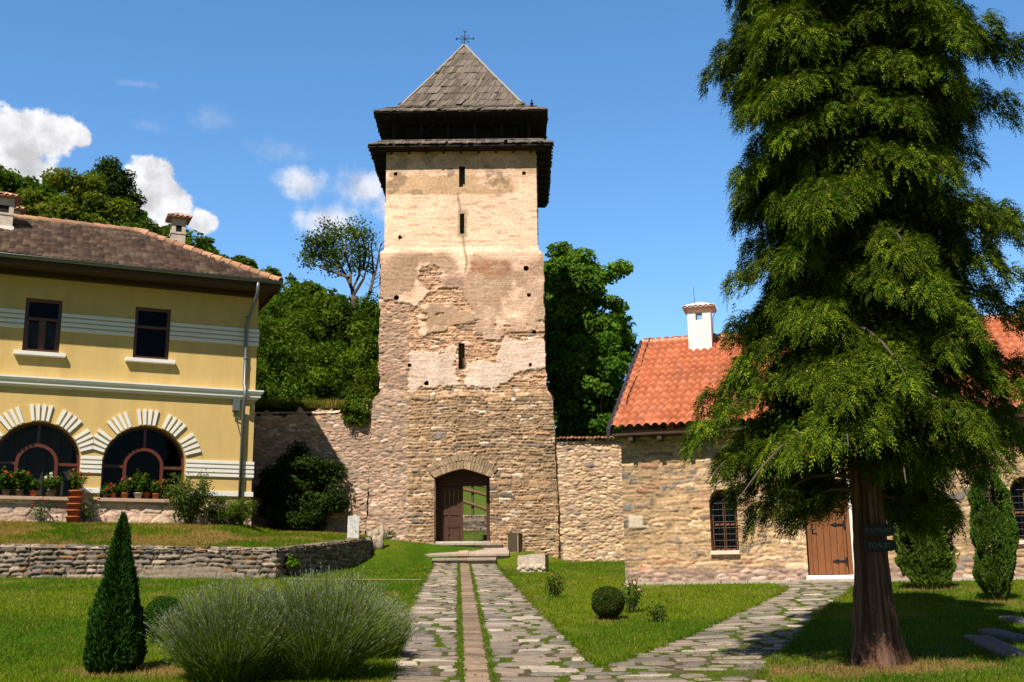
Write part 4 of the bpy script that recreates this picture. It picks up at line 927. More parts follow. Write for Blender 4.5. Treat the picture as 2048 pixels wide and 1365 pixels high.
nb.prism(prof, 0, XL, -.001); n0 = len(prof)
a_ = np.array([(0.0, p[0], p[1]) for p in prof]); b2 = np.array([(-p[0], p[0], p[1]) for p in prof]); c_ = np.array([(-p[0], HD, p[1]) for p in prof])
i = np.arange(n0-1); nb.add(np.concatenate([a_, b2, c_]), np.concatenate([np.stack([i, i+1, i+1+n0, i+n0], -1), np.stack([i+n0, i+1+n0, i+1+2*n0, i+2*n0], -1)])); nb.build('cornice', M['white'], yh)
                         # radiating white bars over the arches, clipped where two arches meet
def clipx(poly, xm, keep_right):
    out = []; n = len(poly); ins = lambda p: (p[0] >= xm) if keep_right else (p[0] <= xm)
    for i in range(n):
        a, b = poly[i], poly[(i+1) % n]
        if ins(a): out.append(a)
        if ins(a) != ins(b): t = (xm-a[0])/(b[0]-a[0]); out.append((xm, a[1]+t*(b[1]-a[1])))
    return out
for k, (c, r) in enumerate(ARC[:2]):
    mids = [(q[0]+c)/2 for q in ARC]
    rm = min([m for m in mids if m > c+.1], default=99); lm = max([m for m in mids if m < c-.1], default=-99)
    for g in (27, 58, 90, 122, 153):
        for b in (-1.5, -.5, .5, 1.5):
            t = R_(g+b*6.1); dv = np.array([math.cos(t), math.sin(t)]); nv = np.array([-dv[1], dv[0]]); p0 = np.array([c, ZS])
            pl = [tuple(p0+dv*(r+.015)-nv*.036), tuple(p0+dv*(r+.44)-nv*.048), tuple(p0+dv*(r+.44)+nv*.048), tuple(p0+dv*(r+.015)+nv*.036)]
            pl = clipx(clipx(pl, rm-.004, False), lm+.004, True)
            if len(pl) > 2: nb = NB(); nb.prism(pl, 1, -.068, -.016); nb.build('arch_bar', M['white'], yh, bevel=.005)
# arched windows
for k, (c, r) in enumerate(ARC[:2]):
    fr = NB(); yw = .30
    def arcbar(cc, zc_, ro, ri, z0, y0, y1):
        prev = None
        for t in np.concatenate([[math.pi+.001], np.linspace(math.pi, 0, 33), [-.001]]):
            if t > math.pi or t < 0: p = [(cc+(ro if t < 0 else -ro), z0), (cc+(ri if t < 0 else -ri), z0)]
            else: p = [(cc+ro*math.cos(t), zc_+ro*math.sin(t)), (cc+ri*math.cos(t), zc_+ri*math.sin(t))]
            if prev: fr.prism([prev[0], p[0], p[1], prev[1]], 1, y0, y1)
            prev = p
    arcbar(c, ZS, r-.005, r-.065, ZSILL+.02, yw-.03, yw+.06); arcbar(c, ZS-.02, .52, .435, ZSILL+.02, yw-.06, yw+.05)
    for sx in (-1, 1): fr.box(min(c+sx*.50, c+sx*(r-.06)), max(c+sx*.50, c+sx*(r-.06)), yw-.032, yw+.045, ZS-.055, ZS+.02)
    fr.box(c-r+.06, c+r-.06, yw-.029, yw+.059, ZSILL+.02, ZSILL+.08); fr.box(c-.035, c+.035, yw-.02, yw+.04, ZS+.49, ZS+r-.06)
    wf = fr.build('arched_window', M['arched'], yh)
    nb = NB(); nb.poly([(p[0], yw+.02, p[1]) for p in arch_loop(c, r-.04)]); nb.build('pane', M['glass'], wf)
    if k == 0:
        nb = NB(); us = np.linspace(c-.95, c+.85, 120); zs = np.linspace(.65, 2.5, 4); Ug, Zg = np.meshgrid(us, zs)
        keep = ((Ug-c)**2+relu(Zg-ZS)**2) < (r-.02)**2
        nb.grid(np.stack([Ug, .62+.05*np.sin(Ug*19)+.03*np.sin(Ug*37+1), Zg], -1), None, (.17, .165, .15)); nb.build('curtain', M['paint'], wf)
    nb = NB(); nb.box(c-r-.06, c+r+.06, -.16, .27, ZSILL-.075, ZSILL+.015, (.42, .30, .22)); nb.build('sill', M['paint'], wf, bevel=.01)
# upper windows
for k, (a, b, c, d) in enumerate(UW[:2]):
    fr = NB(); yw = .13; fr.box(a, a+.085, yw-.04, yw+.06, c, d); fr.box(b-.085, b, yw-.04, yw+.06, c, d); fr.box(a+.085, b-.085, yw-.039, yw+.059, d-.09, d); fr.box(a+.085, b-.085, yw-.039, yw+.059, c, c+.10)
    zt = c+(d-c)*.60; fr.box(a+.085, b-.085, yw-.05, yw+.058, zt, zt+.075)
    if k == 0: fr.box((a+b)/2-.05, (a+b)/2+.05, yw-.045, yw+.055, c+.10, zt)
    if k == 0:
        for u0, u1 in ((a+.085, (a+b)/2-.05), ((a+b)/2+.05, b-.085)):
            fr.box(u0, u0+.035, yw-.02, yw+.05, c+.10, zt); fr.box(u1-.035, u1, yw-.02, yw+.05, c+.10, zt)
    wf = fr.build('window', M['framewood'], yh)
    nb = NB(); nb.poly([(a+.05, yw+.03, c+.05), (b-.05, yw+.03, c+.05), (b-.05, yw+.03, d-.05), (a+.05, yw+.03, d-.05)]); nb.build('pane', M['glass'], wf)
    if k == 0:
        nb = NB(); us = np.linspace(a+.1, b-.1, 80); zs = np.array([c+.1, zt]); Ug, Zg = np.meshgrid(us, zs); nb.grid(np.stack([Ug, .33+.02*np.sin(Ug*45), Zg], -1), None, (.20, .22, .22)); nb.build('curtain', M['paint'], wf)
    nb = NB(); nb.box(a-.19, b+.17, -.15, .08, c-.105, c-.004); nb.build('sill', M['white'], wf, bevel=.008)
# ---- hip roof
OY, OX, ZE, TP = .95, .40, 6.66, .60
S_ = (HD+2*OY)/2; ya = math.atan(TP); BR = [(.102, .060, .043), (.082, .051, .039), (.120, .073, .052), (.072, .049, .039), (.112, .074, .055), (.165, .115, .080)]
tf2 = tilef(.17, .245, .020, .075, BR, 621, .22)
def rf2(U, S):
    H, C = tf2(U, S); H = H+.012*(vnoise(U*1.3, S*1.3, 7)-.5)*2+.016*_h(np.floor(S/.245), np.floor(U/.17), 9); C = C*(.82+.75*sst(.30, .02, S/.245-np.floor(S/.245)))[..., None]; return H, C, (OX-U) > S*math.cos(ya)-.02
nb = NB(); Ls2 = S_/math.cos(ya)
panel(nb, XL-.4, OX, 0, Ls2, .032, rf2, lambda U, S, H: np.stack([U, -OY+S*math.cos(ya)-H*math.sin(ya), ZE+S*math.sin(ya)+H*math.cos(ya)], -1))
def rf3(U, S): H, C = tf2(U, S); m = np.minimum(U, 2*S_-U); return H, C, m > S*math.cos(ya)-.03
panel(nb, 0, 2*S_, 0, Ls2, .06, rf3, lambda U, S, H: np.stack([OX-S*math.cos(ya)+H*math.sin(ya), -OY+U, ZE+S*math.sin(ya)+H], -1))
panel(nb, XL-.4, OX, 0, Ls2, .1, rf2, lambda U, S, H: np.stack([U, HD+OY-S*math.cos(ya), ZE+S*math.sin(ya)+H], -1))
yroof = nb.build('roof', M['tile'], yh, False)
nb = NB()
def ridge_run(nb, A, B, r, ln, col):
    A = np.array(A, float); B = np.array(B, float); D = B-A; Lg = np.linalg.norm(D); D /= Lg; side = np.cross(D, (0, 0, 1)); side /= np.linalg.norm(side); up = np.cross(side, D); s = 0
    while s < Lg:
        th = np.linspace(-.35, np.pi+.35, 9); P = []
        for q, rr in ((0, r*1.12), (ln*1.08, r*.9)): P.append([A+D*(s+q)+side*rr*math.cos(t)+up*(rr*math.sin(t)+RNG.uniform(0, .008)) for t in th])
        nb.grid(np.array(P), None, np.array(col)*RNG.uniform(.7, 1.2)*np.array([1, RNG.uniform(.9, 1.1), RNG.uniform(.85, 1.1)])); s += ln
zR = ZE+S_*TP
ridge_run(nb, (OX, -OY, ZE+.06), (OX-S_, -OY+S_, zR+.05), .11, .36, (.40, .21, .125)); ridge_run(nb, (XL-.4, -OY+S_, zR+.05), (OX-S_, -OY+S_, zR+.05), .11, .38, (.38, .21, .13)); ridge_run(nb, (OX, HD+OY, ZE+.06), (OX-S_, -OY+S_, zR+.05), .11, .36, (.40, .21, .125))
nb.build('ridge_tiles', M['tile'], yroof, True)
nb = NB(); zz = ZE-.10
nb.poly([(XL, -OY+.04, zz), (OX-.03, -OY+.04, zz), (OX-.03, 0.01, zz), (XL, 0.01, zz)]); nb.poly([(-.01, .01, zz+.001), (OX-.03, .01, zz+.001), (OX-.03, HD+OY, zz+.001), (-.01, HD+OY, zz+.001)])
nb.box(XL, OX, -OY, -OY+.03, ZE-.16, ZE+.0); nb.box(OX-.03, OX, -OY+.031, HD+OY, ZE-.16, ZE+.0); nb.box(XL, 0.02, -.16, -.01, ZE-.24, ZE-.105)
nb.build('soffit', M['soffit'], yroof)
nb = NB(); th = np.linspace(np.pi, 2*np.pi, 9); Xg, Tg = np.meshgrid(np.array([XL-.4, OX+.05]), th)
nb.grid(np.stack([Xg, -OY-.07+.075*np.cos(Tg), ZE+.03+.075*np.sin(Tg)], -1)); nb.tube([(XL-.4, -OY-.147, ZE+.03), (OX+.05, -OY-.147, ZE+.03)], .012, 6)
nb.poly([(OX+.05, -OY-.07+.075*math.cos(t), ZE+.03+.075*math.sin(t)) for t in th])
gt = nb.build('gutter', M['zinc'], yroof, True)
nb = NB(); nb.tube([(-.24, -OY-.07, ZE-.02), (-.24, -OY-.07, ZE-.20), (-.24, -OY-.05, ZE-.36), (-.32, -.15, ZE-.98), (-.33, -.10, ZE-1.1), (-.33, -.10, 3.9), (-.33, -.26, 3.75), (-.33, -.26, 3.40), (-.33, -.12, 3.2), (-.33, -.12, .1)], .05, 10)
for z in (5.8, 4.6, 2.6, 1.0): nb.lathe([(.056, 0), (.056, .04)], (-.33, -.11, z), 10)
nb.build('downpipe', M['zinc'], yh, True)
nb = NB(); nb.box(-.62, -.43, -.14, 0, 3.12, 3.44); nb.tube([(-.58, -.07, 3.14), (-.59, -.08, 2.98), (-.50, -.06, 2.93), (-.40, -.08, 2.90)], .018, 6); nb.tube([(-.55, -.07, 3.14), (-.50, -.05, 2.88), (-.36, -.04, 2.4)], .012, 6); nb.build('junction_box', M['zinc'], yh, bevel=.01)
# chimneys
def chimney(x, y, zb, w, zt, cap_pal):
    nb = NB(); nb.box(x-w, x+w, y-w, y+w, zb, zt-.52); nb.box(x-w-.02, x+w+.02, y-w-.02, y+w+.02, zt-.52, zt-.46)
    for sx in (-1, 1):
        for sy in (-1, 1): nb.box(x+sx*(w-.06)-.06, x+sx*(w-.06)+.06, y+sy*(w-.06)-.06, y+sy*(w-.06)+.06, zt-.46, zt-.24)
    nb.box(x-w-.0, x+w+.0, y-w, y+w, zt-.24, zt); c = nb.build('chimney', M['oldplaster'], yroof)
    nb = NB(); nb.box(x-w+.03, x+w-.03, y-w+.03, y+w-.03, zt-.47, zt-.23); nb.build('flue', M['void'], c)
    nb = NB(); tilecap(nb, x, y, zt+.0, w+.16, w+.16, .20, cap_pal, .15, .05); nb.build('cap', M['tile'], c, True)
    return c
yq = 3.2; x0_, _ = HH(340, 495, yq); x1_, _ = HH(368, 495, yq); zt_ = HH(356, 440, yq)[1]
chimney((x0_+x1_)/2, yq, ZE+.9, (x1_-x0_)/2, zt_+.0, (.36, .21, .13))
yq = 1.55; x1_, _ = HH(26, 440, yq); zt_ = HH(10, 400, yq)[1]; w_ = .27
c = chimney(x1_-w_, yq, ZE+.8, w_, zt_, (.38, .19, .12))
nb = NB(); nb.box(x1_-2*w_-.04, x1_+.04, yq-w_-.05, yq+w_+.04, ZE+TP*(yq+OY)-.22, ZE+TP*(yq+OY)-.02); nb.build('flashing', M['limewash'], c)
yq = 3.6; x1_, _ = HH(40, 440, yq); zt_ = HH(30, 425, yq)[1]; chimney(x1_-.25, yq, ZE+.9, .25, zt_, (.38, .2, .13))
# ================================================================== plants
def unit(v): return v/(np.linalg.norm(v, axis=-1, keepdims=True)+1e-9)
def rdir(n): return unit(RNG.normal(size=(n, 3)))
def leafy(nb, P, out, L, W, col, up=.5, rnd=.7, droop=.2):
    n = len(P); N_ = unit(out*.6+np.array([0, 0, up])+rdir(n)*rnd)
    A = unit(np.cross(N_, rdir(n))+out*.35-np.array([0, 0, droop])); A = unit(A-N_*(A*N_).sum(1, keepdims=True)); B = np.cross(N_, A)
    nb.leaves(P, A, B, L*RNG.uniform(.7, 1.25, n), W*RNG.uniform(.7, 1.25, n), col)
def crown(nb, c, R, ncl, rc, nl, L, W, pal, hollow=.45, up=.5, droop=.2, flat=.75, zmin=None, cvar=.22):
    c = np.array(c, float); R = np.array(R, float); pal = np.array(pal)
    d = rdir(ncl); q = RNG.random(ncl)**hollow
    cen = c+d*R*q[:, None]
    for i in range(ncl):
        r = rc*RNG.uniform(.6, 1.35); n = int(nl*RNG.uniform(.6, 1.3)*(r/rc)**2); dd = rdir(n); P = cen[i]+dd*np.array([r, r, r*flat])*(RNG.random(n)**.38)[:, None]
        if zmin is not None: P = P[P[:, 2] > zmin]; dd = dd[:len(P)]
        if not len(P): continue
        col = pal[RNG.integers(len(pal))]*RNG.uniform(1-cvar, 1+cvar)*RNG.uniform(.62, 1.4, (len(P), 1))
        leafy(nb, P, unit(dd+unit(P-c)*.8), L, W, col, up, .8, droop)
def stems(nb, base, tips, r0=.012, r1=.004, bend=.15, n=5, col=(1, 1, 1)):
    for t in tips:
        b = np.array(base)+RNG.normal(0, .02, 3)*[1, 1, 0]; t = np.array(t); m = (b+t)/2+RNG.normal(0, bend, 3)*np.linalg.norm(t-b)*.5
        q = np.linspace(0, 1, 5)[:, None]; nb.tube((1-q)**2*b+2*q*(1-q)*m+q*q*t, np.linspace(r0, r1, 5), n, col, False)
def limb_tree(nb, base, h, spread, depth, r, lean=(0, 0), nchild=(3, 4), ends=None, kink=.12):
    ends = [] if ends is None else ends
    def rec(p, d, ln, rad, k):
        pts = [p]; dd = d
        for i in range(4):
            dd = unit((dd+RNG.normal(0, kink, 3)+np.array([0, 0, .05])).reshape(1, 3))[0]; pts.append(pts[-1]+dd*ln/4)
        nb.tube(pts, np.linspace(rad, rad*.62, 5), 7 if k > 1 else 5, (1, 1, 1), False)
        if k == 0: ends.append((pts[-1], dd)); return
        if k <= 2: ends.append((pts[2], dd))
        for j in range(RNG.integers(*nchild)+1):
            a = RNG.uniform(0, 2*np.pi); s = spread*RNG.uniform(.6, 1.2); perp = unit(np.cross(dd, [math.cos(a), math.sin(a), .3]).reshape(1, 3))[0]
            rec(pts[RNG.integers(3, 5)], unit((dd*math.cos(s)+perp*math.sin(s)).reshape(1, 3))[0], ln*RNG.uniform(.58, .82), rad*.58, k-1)
    rec(np.array(base, float), unit(np.array([[lean[0], lean[1], 1.]]))[0], h, r, depth)
    return ends
# ------------------------------------------------------------------ the big cypress
CB = np.array([3.52, 11.35, float(G(3.52, 11.35))-.03])
cyp = thing('cypress_tree', 'tall drooping cypress with two black signs on its trunk, towering over the right lawn', 'tree', CB)
nb = NB(); zz = np.concatenate([np.linspace(0, 2.4, 90), np.linspace(2.5, 11.0, 30)]); th = np.linspace(0, 2*np.pi, 97); Zg, Tg = np.meshgrid(zz, th, indexing='ij')
rad = np.interp(Zg, [0, .12, .35, .8, 1.4, 2.5, 6, 11], [.320, .285, .235, .190, .168, .155, .10, .02])
fl_ = np.cos(Tg*5+1.3)*.5+np.cos(Tg*3+.4)*.5; rad = rad*(1+.16*fl_*np.exp(-Zg/.22)); gv = vnoise(np.cos(Tg)*9+Zg*.25+30, np.sin(Tg)*9+Zg*.6+30, 801); g2 = fbm(Tg*14/np.pi, Zg*2.2, 802, 3); g2[:, -1] = g2[:, 0]
rad = rad+(.030*(gv-.5)+.030*(np.abs(g2-.5)*2-.4)+.012*(fbm(Tg*26/np.pi, Zg*7, 806, 2)-.5)*np.minimum(1, 6*np.minimum(Tg, 2*np.pi-Tg)))*np.clip(rad/.17, .2, 1.2)
rad = rad*.94; bc = lerp((.045, .024, .016), (.165, .092, .060), sst(.25, .75, .5*gv+.5*fbm(Tg*9, Zg*1.4, 803, 3))); bc = lerp(bc, (.20, .09, .05), sst(.5, .75, fbm(Tg*2, Zg*3, 804))*.5*sst(.5, .1, Zg))
nb.grid(np.stack([rad*np.cos(Tg)+.012*Zg, rad*np.sin(Tg), Zg], -1), None, bc); nb.build('trunk', M['bark'], cyp, True)
nb = NB(); wb = NB(); NBR = 225
ZL = [(float(at(1755, y, 11.3)[2])-CB[2], 3.58-float(at(x, y, 11.3)[0])) for x, y in ((1530, 1065), (1440, 1000), (1405, 940), (1395, 830), (1455, 755), (1445, 650), (1435, 560), (1415, 480), (1465, 400), (1435, 310), (1425, 200), (1410, 150), (1440, 20))]
ZL = ZL+[(9.0, .85), (10.5, .45), (11.6, .1)]; ZL = [(z_, r_*(1.13 if z_ < 2.7 else .94 if z_ < 4.6 else 1.03)) for z_, r_ in ZL]; zl_, rl_ = zip(*ZL)
ZR = [(float(at(1755, y, 11.3)[2])-CB[2], float(at(x, y, 11.3)[0])-3.55) for x, y in ((1900, 1075), (1985, 1040), (2050, 960), (2085, 800), (2060, 650), (2035, 520), (2000, 430), (1965, 290), (2040, 200), (1990, 110), (2000, 30))]+[(9.0, .85), (10.5, .45), (11.6, .1)]
zr2_, rr2_ = zip(*ZR)
def Rz(z, a): q = .5+.5*math.cos(a); q = q*q*(3-2*q); return float(np.interp(z, zl_, rl_)*(1-q)+np.interp(z, zr2_, rr2_)*q)
for i in range(NBR):
    u = (i+.5)/NBR; z = 1.62+9.6*u**.95; a = i*2.39996+RNG.normal(0, .25)
    rise = RNG.uniform(.10, .34); dr_ = RNG.uniform(.40, .68); Lb = max(.3, Rz(z-.50, a)-.13)*(RNG.uniform(.60, .85) if RNG.random() < .28 else RNG.uniform(.90, 1.14))
    o = np.array([math.cos(a), math.sin(a), 0]); sd = np.array([-o[1], o[0], 0])
    path = lambda t: np.array([0.012*z, 0, z])+o*(.10+(Lb-.10)*t)+np.array([0, 0, 1.])*Lb*(rise*t-dr_*t**2.1)+sd*.10*Lb*math.sin(t*2.5+i)
    ts = np.linspace(0, 1, 7); wb.tube([path(t) for t in ts], np.linspace(.024, .003, 7)*(.6+.4*Lb), 5, (1, 1, 1), False)
    base = np.array([.026, .056, .005])*RNG.uniform(.75, 1.25)
    for t in (.28, .46, .64, .80, .96):
        for s in ((-1, 1) if t < .9 else (0,)):
            r = RNG.uniform(.11, .21)*(1.08-.2*t)*min(1.1, .5+.4*Lb); tg = RNG.uniform(.68, 1.25); cT = path(t)+sd*s*RNG.uniform(.10, .30)*min(1, Lb)*(1.15-t*.7)-[0, 0, .06*abs(s)]
            rt_ = math.hypot(cT[0], cT[1])
            if rt_ < .75 and cT[1] < 0 and cT[2] < 1.95: continue
            if -.354*cT[0]-.935*cT[1] > .55*rt_ and cT[2]-.2 < 1.72: continue
            if cT[2]-.22 < np.interp(rt_, [.3, .5, 1.05, 1.4, 1.8], [1.0, 1.0, 1.15, 1.65, 1.95]): continue
            n = int(205*(r/.18)**1.6); d = unit(rdir(n)+o*.45+sd*s*.35+[0, 0, .62]); rel = d*(.50+.50*RNG.random(n)**.6)[:, None]*r
            hz = rel@o; P = cT+rel-np.array([0, 0, 1.])*(.9*relu(hz)**2/r)[:, None]
            hang = np.where(d[:, 2] < .5, RNG.random(n)**2.4*.10, RNG.random(n)**3*.05); P[:, 2] -= hang; P += RNG.normal(0, .010, (n, 3))
            lat = rel@sd
            A = unit(o*.45+sd*(lat/r*.8)[:, None]-np.array([0, 0, 1.])*(.02+3.*hang+.7*relu(hz)/r)[:, None]+rdir(n)*.42)
            Nn = unit(d*.8+o*.25+np.array([0, 0, .35])+rdir(n)*.35); B = unit(np.cross(Nn, A)); Ls_ = RNG.uniform(.055, .115, n)
            q = RNG.random(n); c = lerp(base, np.array([.118, .152, .012]), q**1.9)*RNG.uniform(.65, 1.35, (n, 1))*tg
            m = 7; kk = np.tile(np.arange(m), n); jj = np.repeat(np.arange(n), m); f = kk/(m-1.); sg = np.where(kk % 2 == 0, 1., -1.)*np.where(kk == m-1, .0, 1.)      # a flat fern-like spray
            pos = P[jj]+A[jj]*(Ls_[jj]*f)[:, None]-np.array([0, 0, 1.])*(.45*Ls_[jj]*f*f)[:, None]
            A2 = unit(A[jj]*.80+B[jj]*(sg*.62)[:, None]-np.array([0, 0, .35])*f[:, None]); B2 = unit(np.cross(Nn[jj], A2)); l2 = (.034+.20*Ls_[jj])*(1.05-.45*f)*RNG.uniform(.8, 1.2, n*m)
            nb.leaves(pos+A2*l2[:, None]*.4, A2, B2, l2, l2*.27, c[jj]*RNG.uniform(.85, 1.18, (n*m, 1)))
            if RNG.random() < .35:      # clusters of pale young cones
                m = 26; P = cT+[0, 0, -.05]+o*r*.6+RNG.normal(0, .06, (m, 3)); A = rdir(m); B = unit(np.cross(A, rdir(m))); nb.leaves(P, A, B, .020, .018, np.array([.20, .20, .07])*RNG.uniform(.7, 1.3, (m, 1)))
n = 60000; z_ = RNG.uniform(1.9, 10.5, n); a_ = RNG.uniform(0, 6.283, n); R0 = np.interp(z_, zl_, rl_)*RNG.uniform(.12, .62, n); P = np.stack([R0*np.cos(a_)+.012*z_, R0*np.sin(a_), z_], -1)
A = unit(np.stack([np.cos(a_), np.sin(a_), -1.2+0*a_], -1)+rdir(n)*.5); B = unit(np.cross(A, rdir(n))); nb.leaves(P, A, B, RNG.uniform(.05, .10, n), RNG.uniform(.02, .035, n), np.array([.030, .056, .006])*RNG.uniform(.6, 1.5, (n, 1)))
for az_, zb, n in ((4.0, 2.0, 26), (5.3, 2.6, 18)):      # a few withered orange sprays
    P = np.array([math.cos(az_)*1.25, math.sin(az_)*1.25, zb])+RNG.normal(0, .05, (n, 3)); A = unit(rdir(n)-[0, 0, .8]); B = unit(np.cross(A, rdir(n))); nb.leaves(P, A, B, .07, .02, np.array([.22, .085, .025])*RNG.uniform(.6, 1.2, (n, 1)))
nb.build('crown', M['needle'], cyp); wb.build('branches', M['twig'], cyp)
# signs nailed to the trunk
def sign(text, px, py0, py1, x0, x1, label, tsize):
    Y = 11.12; a = at(x0, (py0+py1)/2, Y); b = at(x1, (py0+py1)/2, Y); zt = at(px, py0, Y)[2]; zb = at(px, py1, Y)[2]; h = zt-zb; w = b[0]-a[0]
    s = thing('direction_sign', label, 'sign', (a[0], Y, zb), R_(-2))
    nb = NB(); e = .055; nb.prism([(0, .004), (.012, 0), (w-e, 0), (w-e*.35, h*.12), (w, h*.5), (w-e*.35, h*.88), (w-e, h), (.012, h), (0, h-.004)], 1, 0, .022)
    bd = nb.build('board', M['sign'], s, bevel=.003)
    t = bpy.data.curves.new('lettering', 'FONT'); t.body = text; t.size = tsize; t.extrude = .001; t.align_x = 'CENTER'; t.align_y = 'CENTER'
    o = bpy.data.objects.new('lettering', t); COL.objects.link(o); o.parent = s; o.location = ((w-e*.6)/2, -.003, h*.5); o.rotation_euler = (math.pi/2, 0, 0); t.space_character = .98; dg = bpy.context.evaluated_depsgraph_get(); me = bpy.data.meshes.new_from_object(o.evaluated_get(dg)); me.materials.append(M['letter']); o2 = bpy.data.objects.new('lettering', me); COL.objects.link(o2); o2.parent = s; o2.location = o.location; o2.rotation_euler = o.rotation_euler; bpy.data.objects.remove(o)
    nb = NB(); nb.box(0.004, w-e, -.002, 0, h-.010, h-.007); nb.box(0.004, w-e, -.002, 0, .007, .010); nb.build('border', M['sign'], s)
    for xx in (.03, w-e-.01): nb2 = NB(); nb2.lathe([(.005, 0), (.004, .003)], (0, 0, 0), 8); n_o = nb2.build('nail', M['iron'], s); n_o.location = (xx, -.002, h*.86); n_o.rotation_euler = (math.pi/2, 0, 0)
sign('SOUVENIRS', 1758, 1049, 1073, 1727, 1790, 'black arrow sign on the cypress trunk reading SOUVENIRS', .050)
sign('TOALET', 1760, 1080, 1103, 1730, 1794, 'black arrow sign on the cypress trunk reading TOALET', .062)
# ------------------------------------------------------------------ upright clipped conifers
def conifer(name, label, loc, prof, h, nl, L, W, pal, trunk=.03, lump=.12, group=None, gaps=0., upb=.8):
    t = thing(name, label, 'tree', loc, 0, group); nb = NB(); pr = np.array(prof)
    cum = np.cumsum(np.interp(np.linspace(0, 1, 200), pr[:, 0], pr[:, 1])+.02); u = np.interp(RNG.random(nl)*cum[-1], cum, np.linspace(0, 1, 200))
    a = RNG.uniform(0, 2*np.pi, nl); k = RNG.integers(1000)
    lm = 1+lump*2*(fbm(a*1.6+k, u*h*3.2, 3, 3)-.5)*2; lm = lm+lump*.8*(vnoise(a*5+k, u*h*9, 4)-.5)
    rr = np.interp(u, pr[:, 0], pr[:, 1])*lm*(1-.30*RNG.random(nl)**2.2)
    P = np.stack([rr*np.cos(a), rr*np.sin(a), u*h+RNG.normal(0, .01, nl)], -1)
    if gaps: kq = fbm(a*1.9+k+5, u*h*2.6, 7, 3) > gaps; P, a, u = P[kq], a[kq], u[kq]
    n = len(P); o = np.stack([np.cos(a), np.sin(a), 0*a], -1)
    A = unit(o*.6+np.array([0, 0, upb])+rdir(n)*.55); N_ = unit(np.cross(A, np.array([0, 0, 1.])+0*A)+rdir(n)*.6); B = unit(np.cross(N_, A))
    pal = np.array(pal); c = pal[RNG.integers(len(pal), size=n)]*RNG.uniform(.6, 1.35, (n, 1))*(.7+.6*fbm(a*2+k, u*h*4, 9, 3))[:, None]
    nb.leaves(P, A, B, L*RNG.uniform(.6, 1.3, n), W*RNG.uniform(.7, 1.3, n), c); nb.build('crown', M['needle'], t)
    nb = NB(); nb.tube([(0, 0, -.05), (.01, 0, h*.4), (0, 0, h*.92)], [trunk, trunk*.7, .004], 8)
    for i in range(26): a = RNG.uniform(0, 6.28); z = RNG.uniform(.1, .85)*h; r = float(np.interp(z/h, pr[:, 0], pr[:, 1]))*.8; nb.tube([(0, 0, z), (r*math.cos(a), r*math.sin(a), z+r*.9)], [trunk*.3, .003], 5, (1, 1, 1), False)
    nb.build('trunk', M['twig'], t); return t
p = at(226, 1360, 11.2); gz = float(G(p[0], 11.2)); hh = float(at(222, 1030, 11.2)[2])-gz
conifer('young_conifer', 'slim dark green pointed conifer on the left lawn in front of the terrace wall', (p[0], 11.2, gz), [(0, .15), (.06, .225), (.2, .245), (.32, .215), (.5, .155), (.65, .12), (.8, .09), (.9, .06), (1, .010)], hh, 24000, .06, .017, [(.012, .036, .006), (.016, .046, .007), (.022, .056, .010)], .03, .27)
p = np.array([7.15, 19.87]); gz = float(G(*p)); conifer('arborvitae', 'bushy columnar thuja against the stone house wall, just right of the cypress trunk', (*p, gz), [(0, .14), (.08, .34), (.3, .44), (.55, .42), (.8, .46), (.93, .34), (1, .1)], 1.62, 26000, .07, .022, [(.050, .090, .012), (.035, .075, .010), (.08, .11, .02)], .05, .22, 'thujas by the stone house', .34)
p = np.array([7.25, 17.3]); gz = float(G(*p)); conifer('arborvitae', 'taller narrow columnar thuja near the right edge of the picture', (*p, gz), [(0, .05), (.08, .17), (.2, .27), (.5, .29), (.8, .27), (.95, .15), (1, .03)], 2.0, 26000, .065, .02, [(.040, .080, .011), (.03, .07, .010), (.06, .10, .018)], .05, .20, 'thujas by the stone house', .32)
# ------------------------------------------------------------------ round clipped boxwoods
def ball(label, x, y, r, h, pal, nl=9000):
    t = thing('boxwood', label, 'shrub', (x, y, float(G(x, y)))); nb = NB(); d = rdir(nl); lm = 1+.10*(fbm(d[:, 0]*3+x, d[:, 1]*3+d[:, 2]*2, 5, 3)-.5)*2
    P = d*np.array([r, r, h/2])*(lm*(1-.25*RNG.random(nl)**2))[:, None]+[0, 0, h/2+.01]; pal = np.array(pal)
    leafy(nb, P, d, .026, .016, pal[RNG.integers(len(pal), size=nl)]*RNG.uniform(.6, 1.4, (nl, 1)), .3, .9, 0); nb.build('foliage', M['leaf'], t)
    nb = NB(); stems(nb, (0, 0, -.02), rdir(12)*[r*.7, r*.7, h*.3]+[0, 0, h*.55], .012, .004); nb.build('stems', M['twig'], t)
b = at(1217, 1239, 16.4); ball('round clipped boxwood with bronze leaves on the lawn between two paths', b[0], 16.4, .235, .46, [(.030, .060, .010), (.04, .070, .012), (.065, .045, .016), (.028, .062, .010)], 11000)
b = at(328, 1290, 13.6); ball('round clipped boxwood half hidden behind the lavender', b[0], 13.6, .25, .52, [(.020, .055, .008), (.026, .065, .010)], 9000)
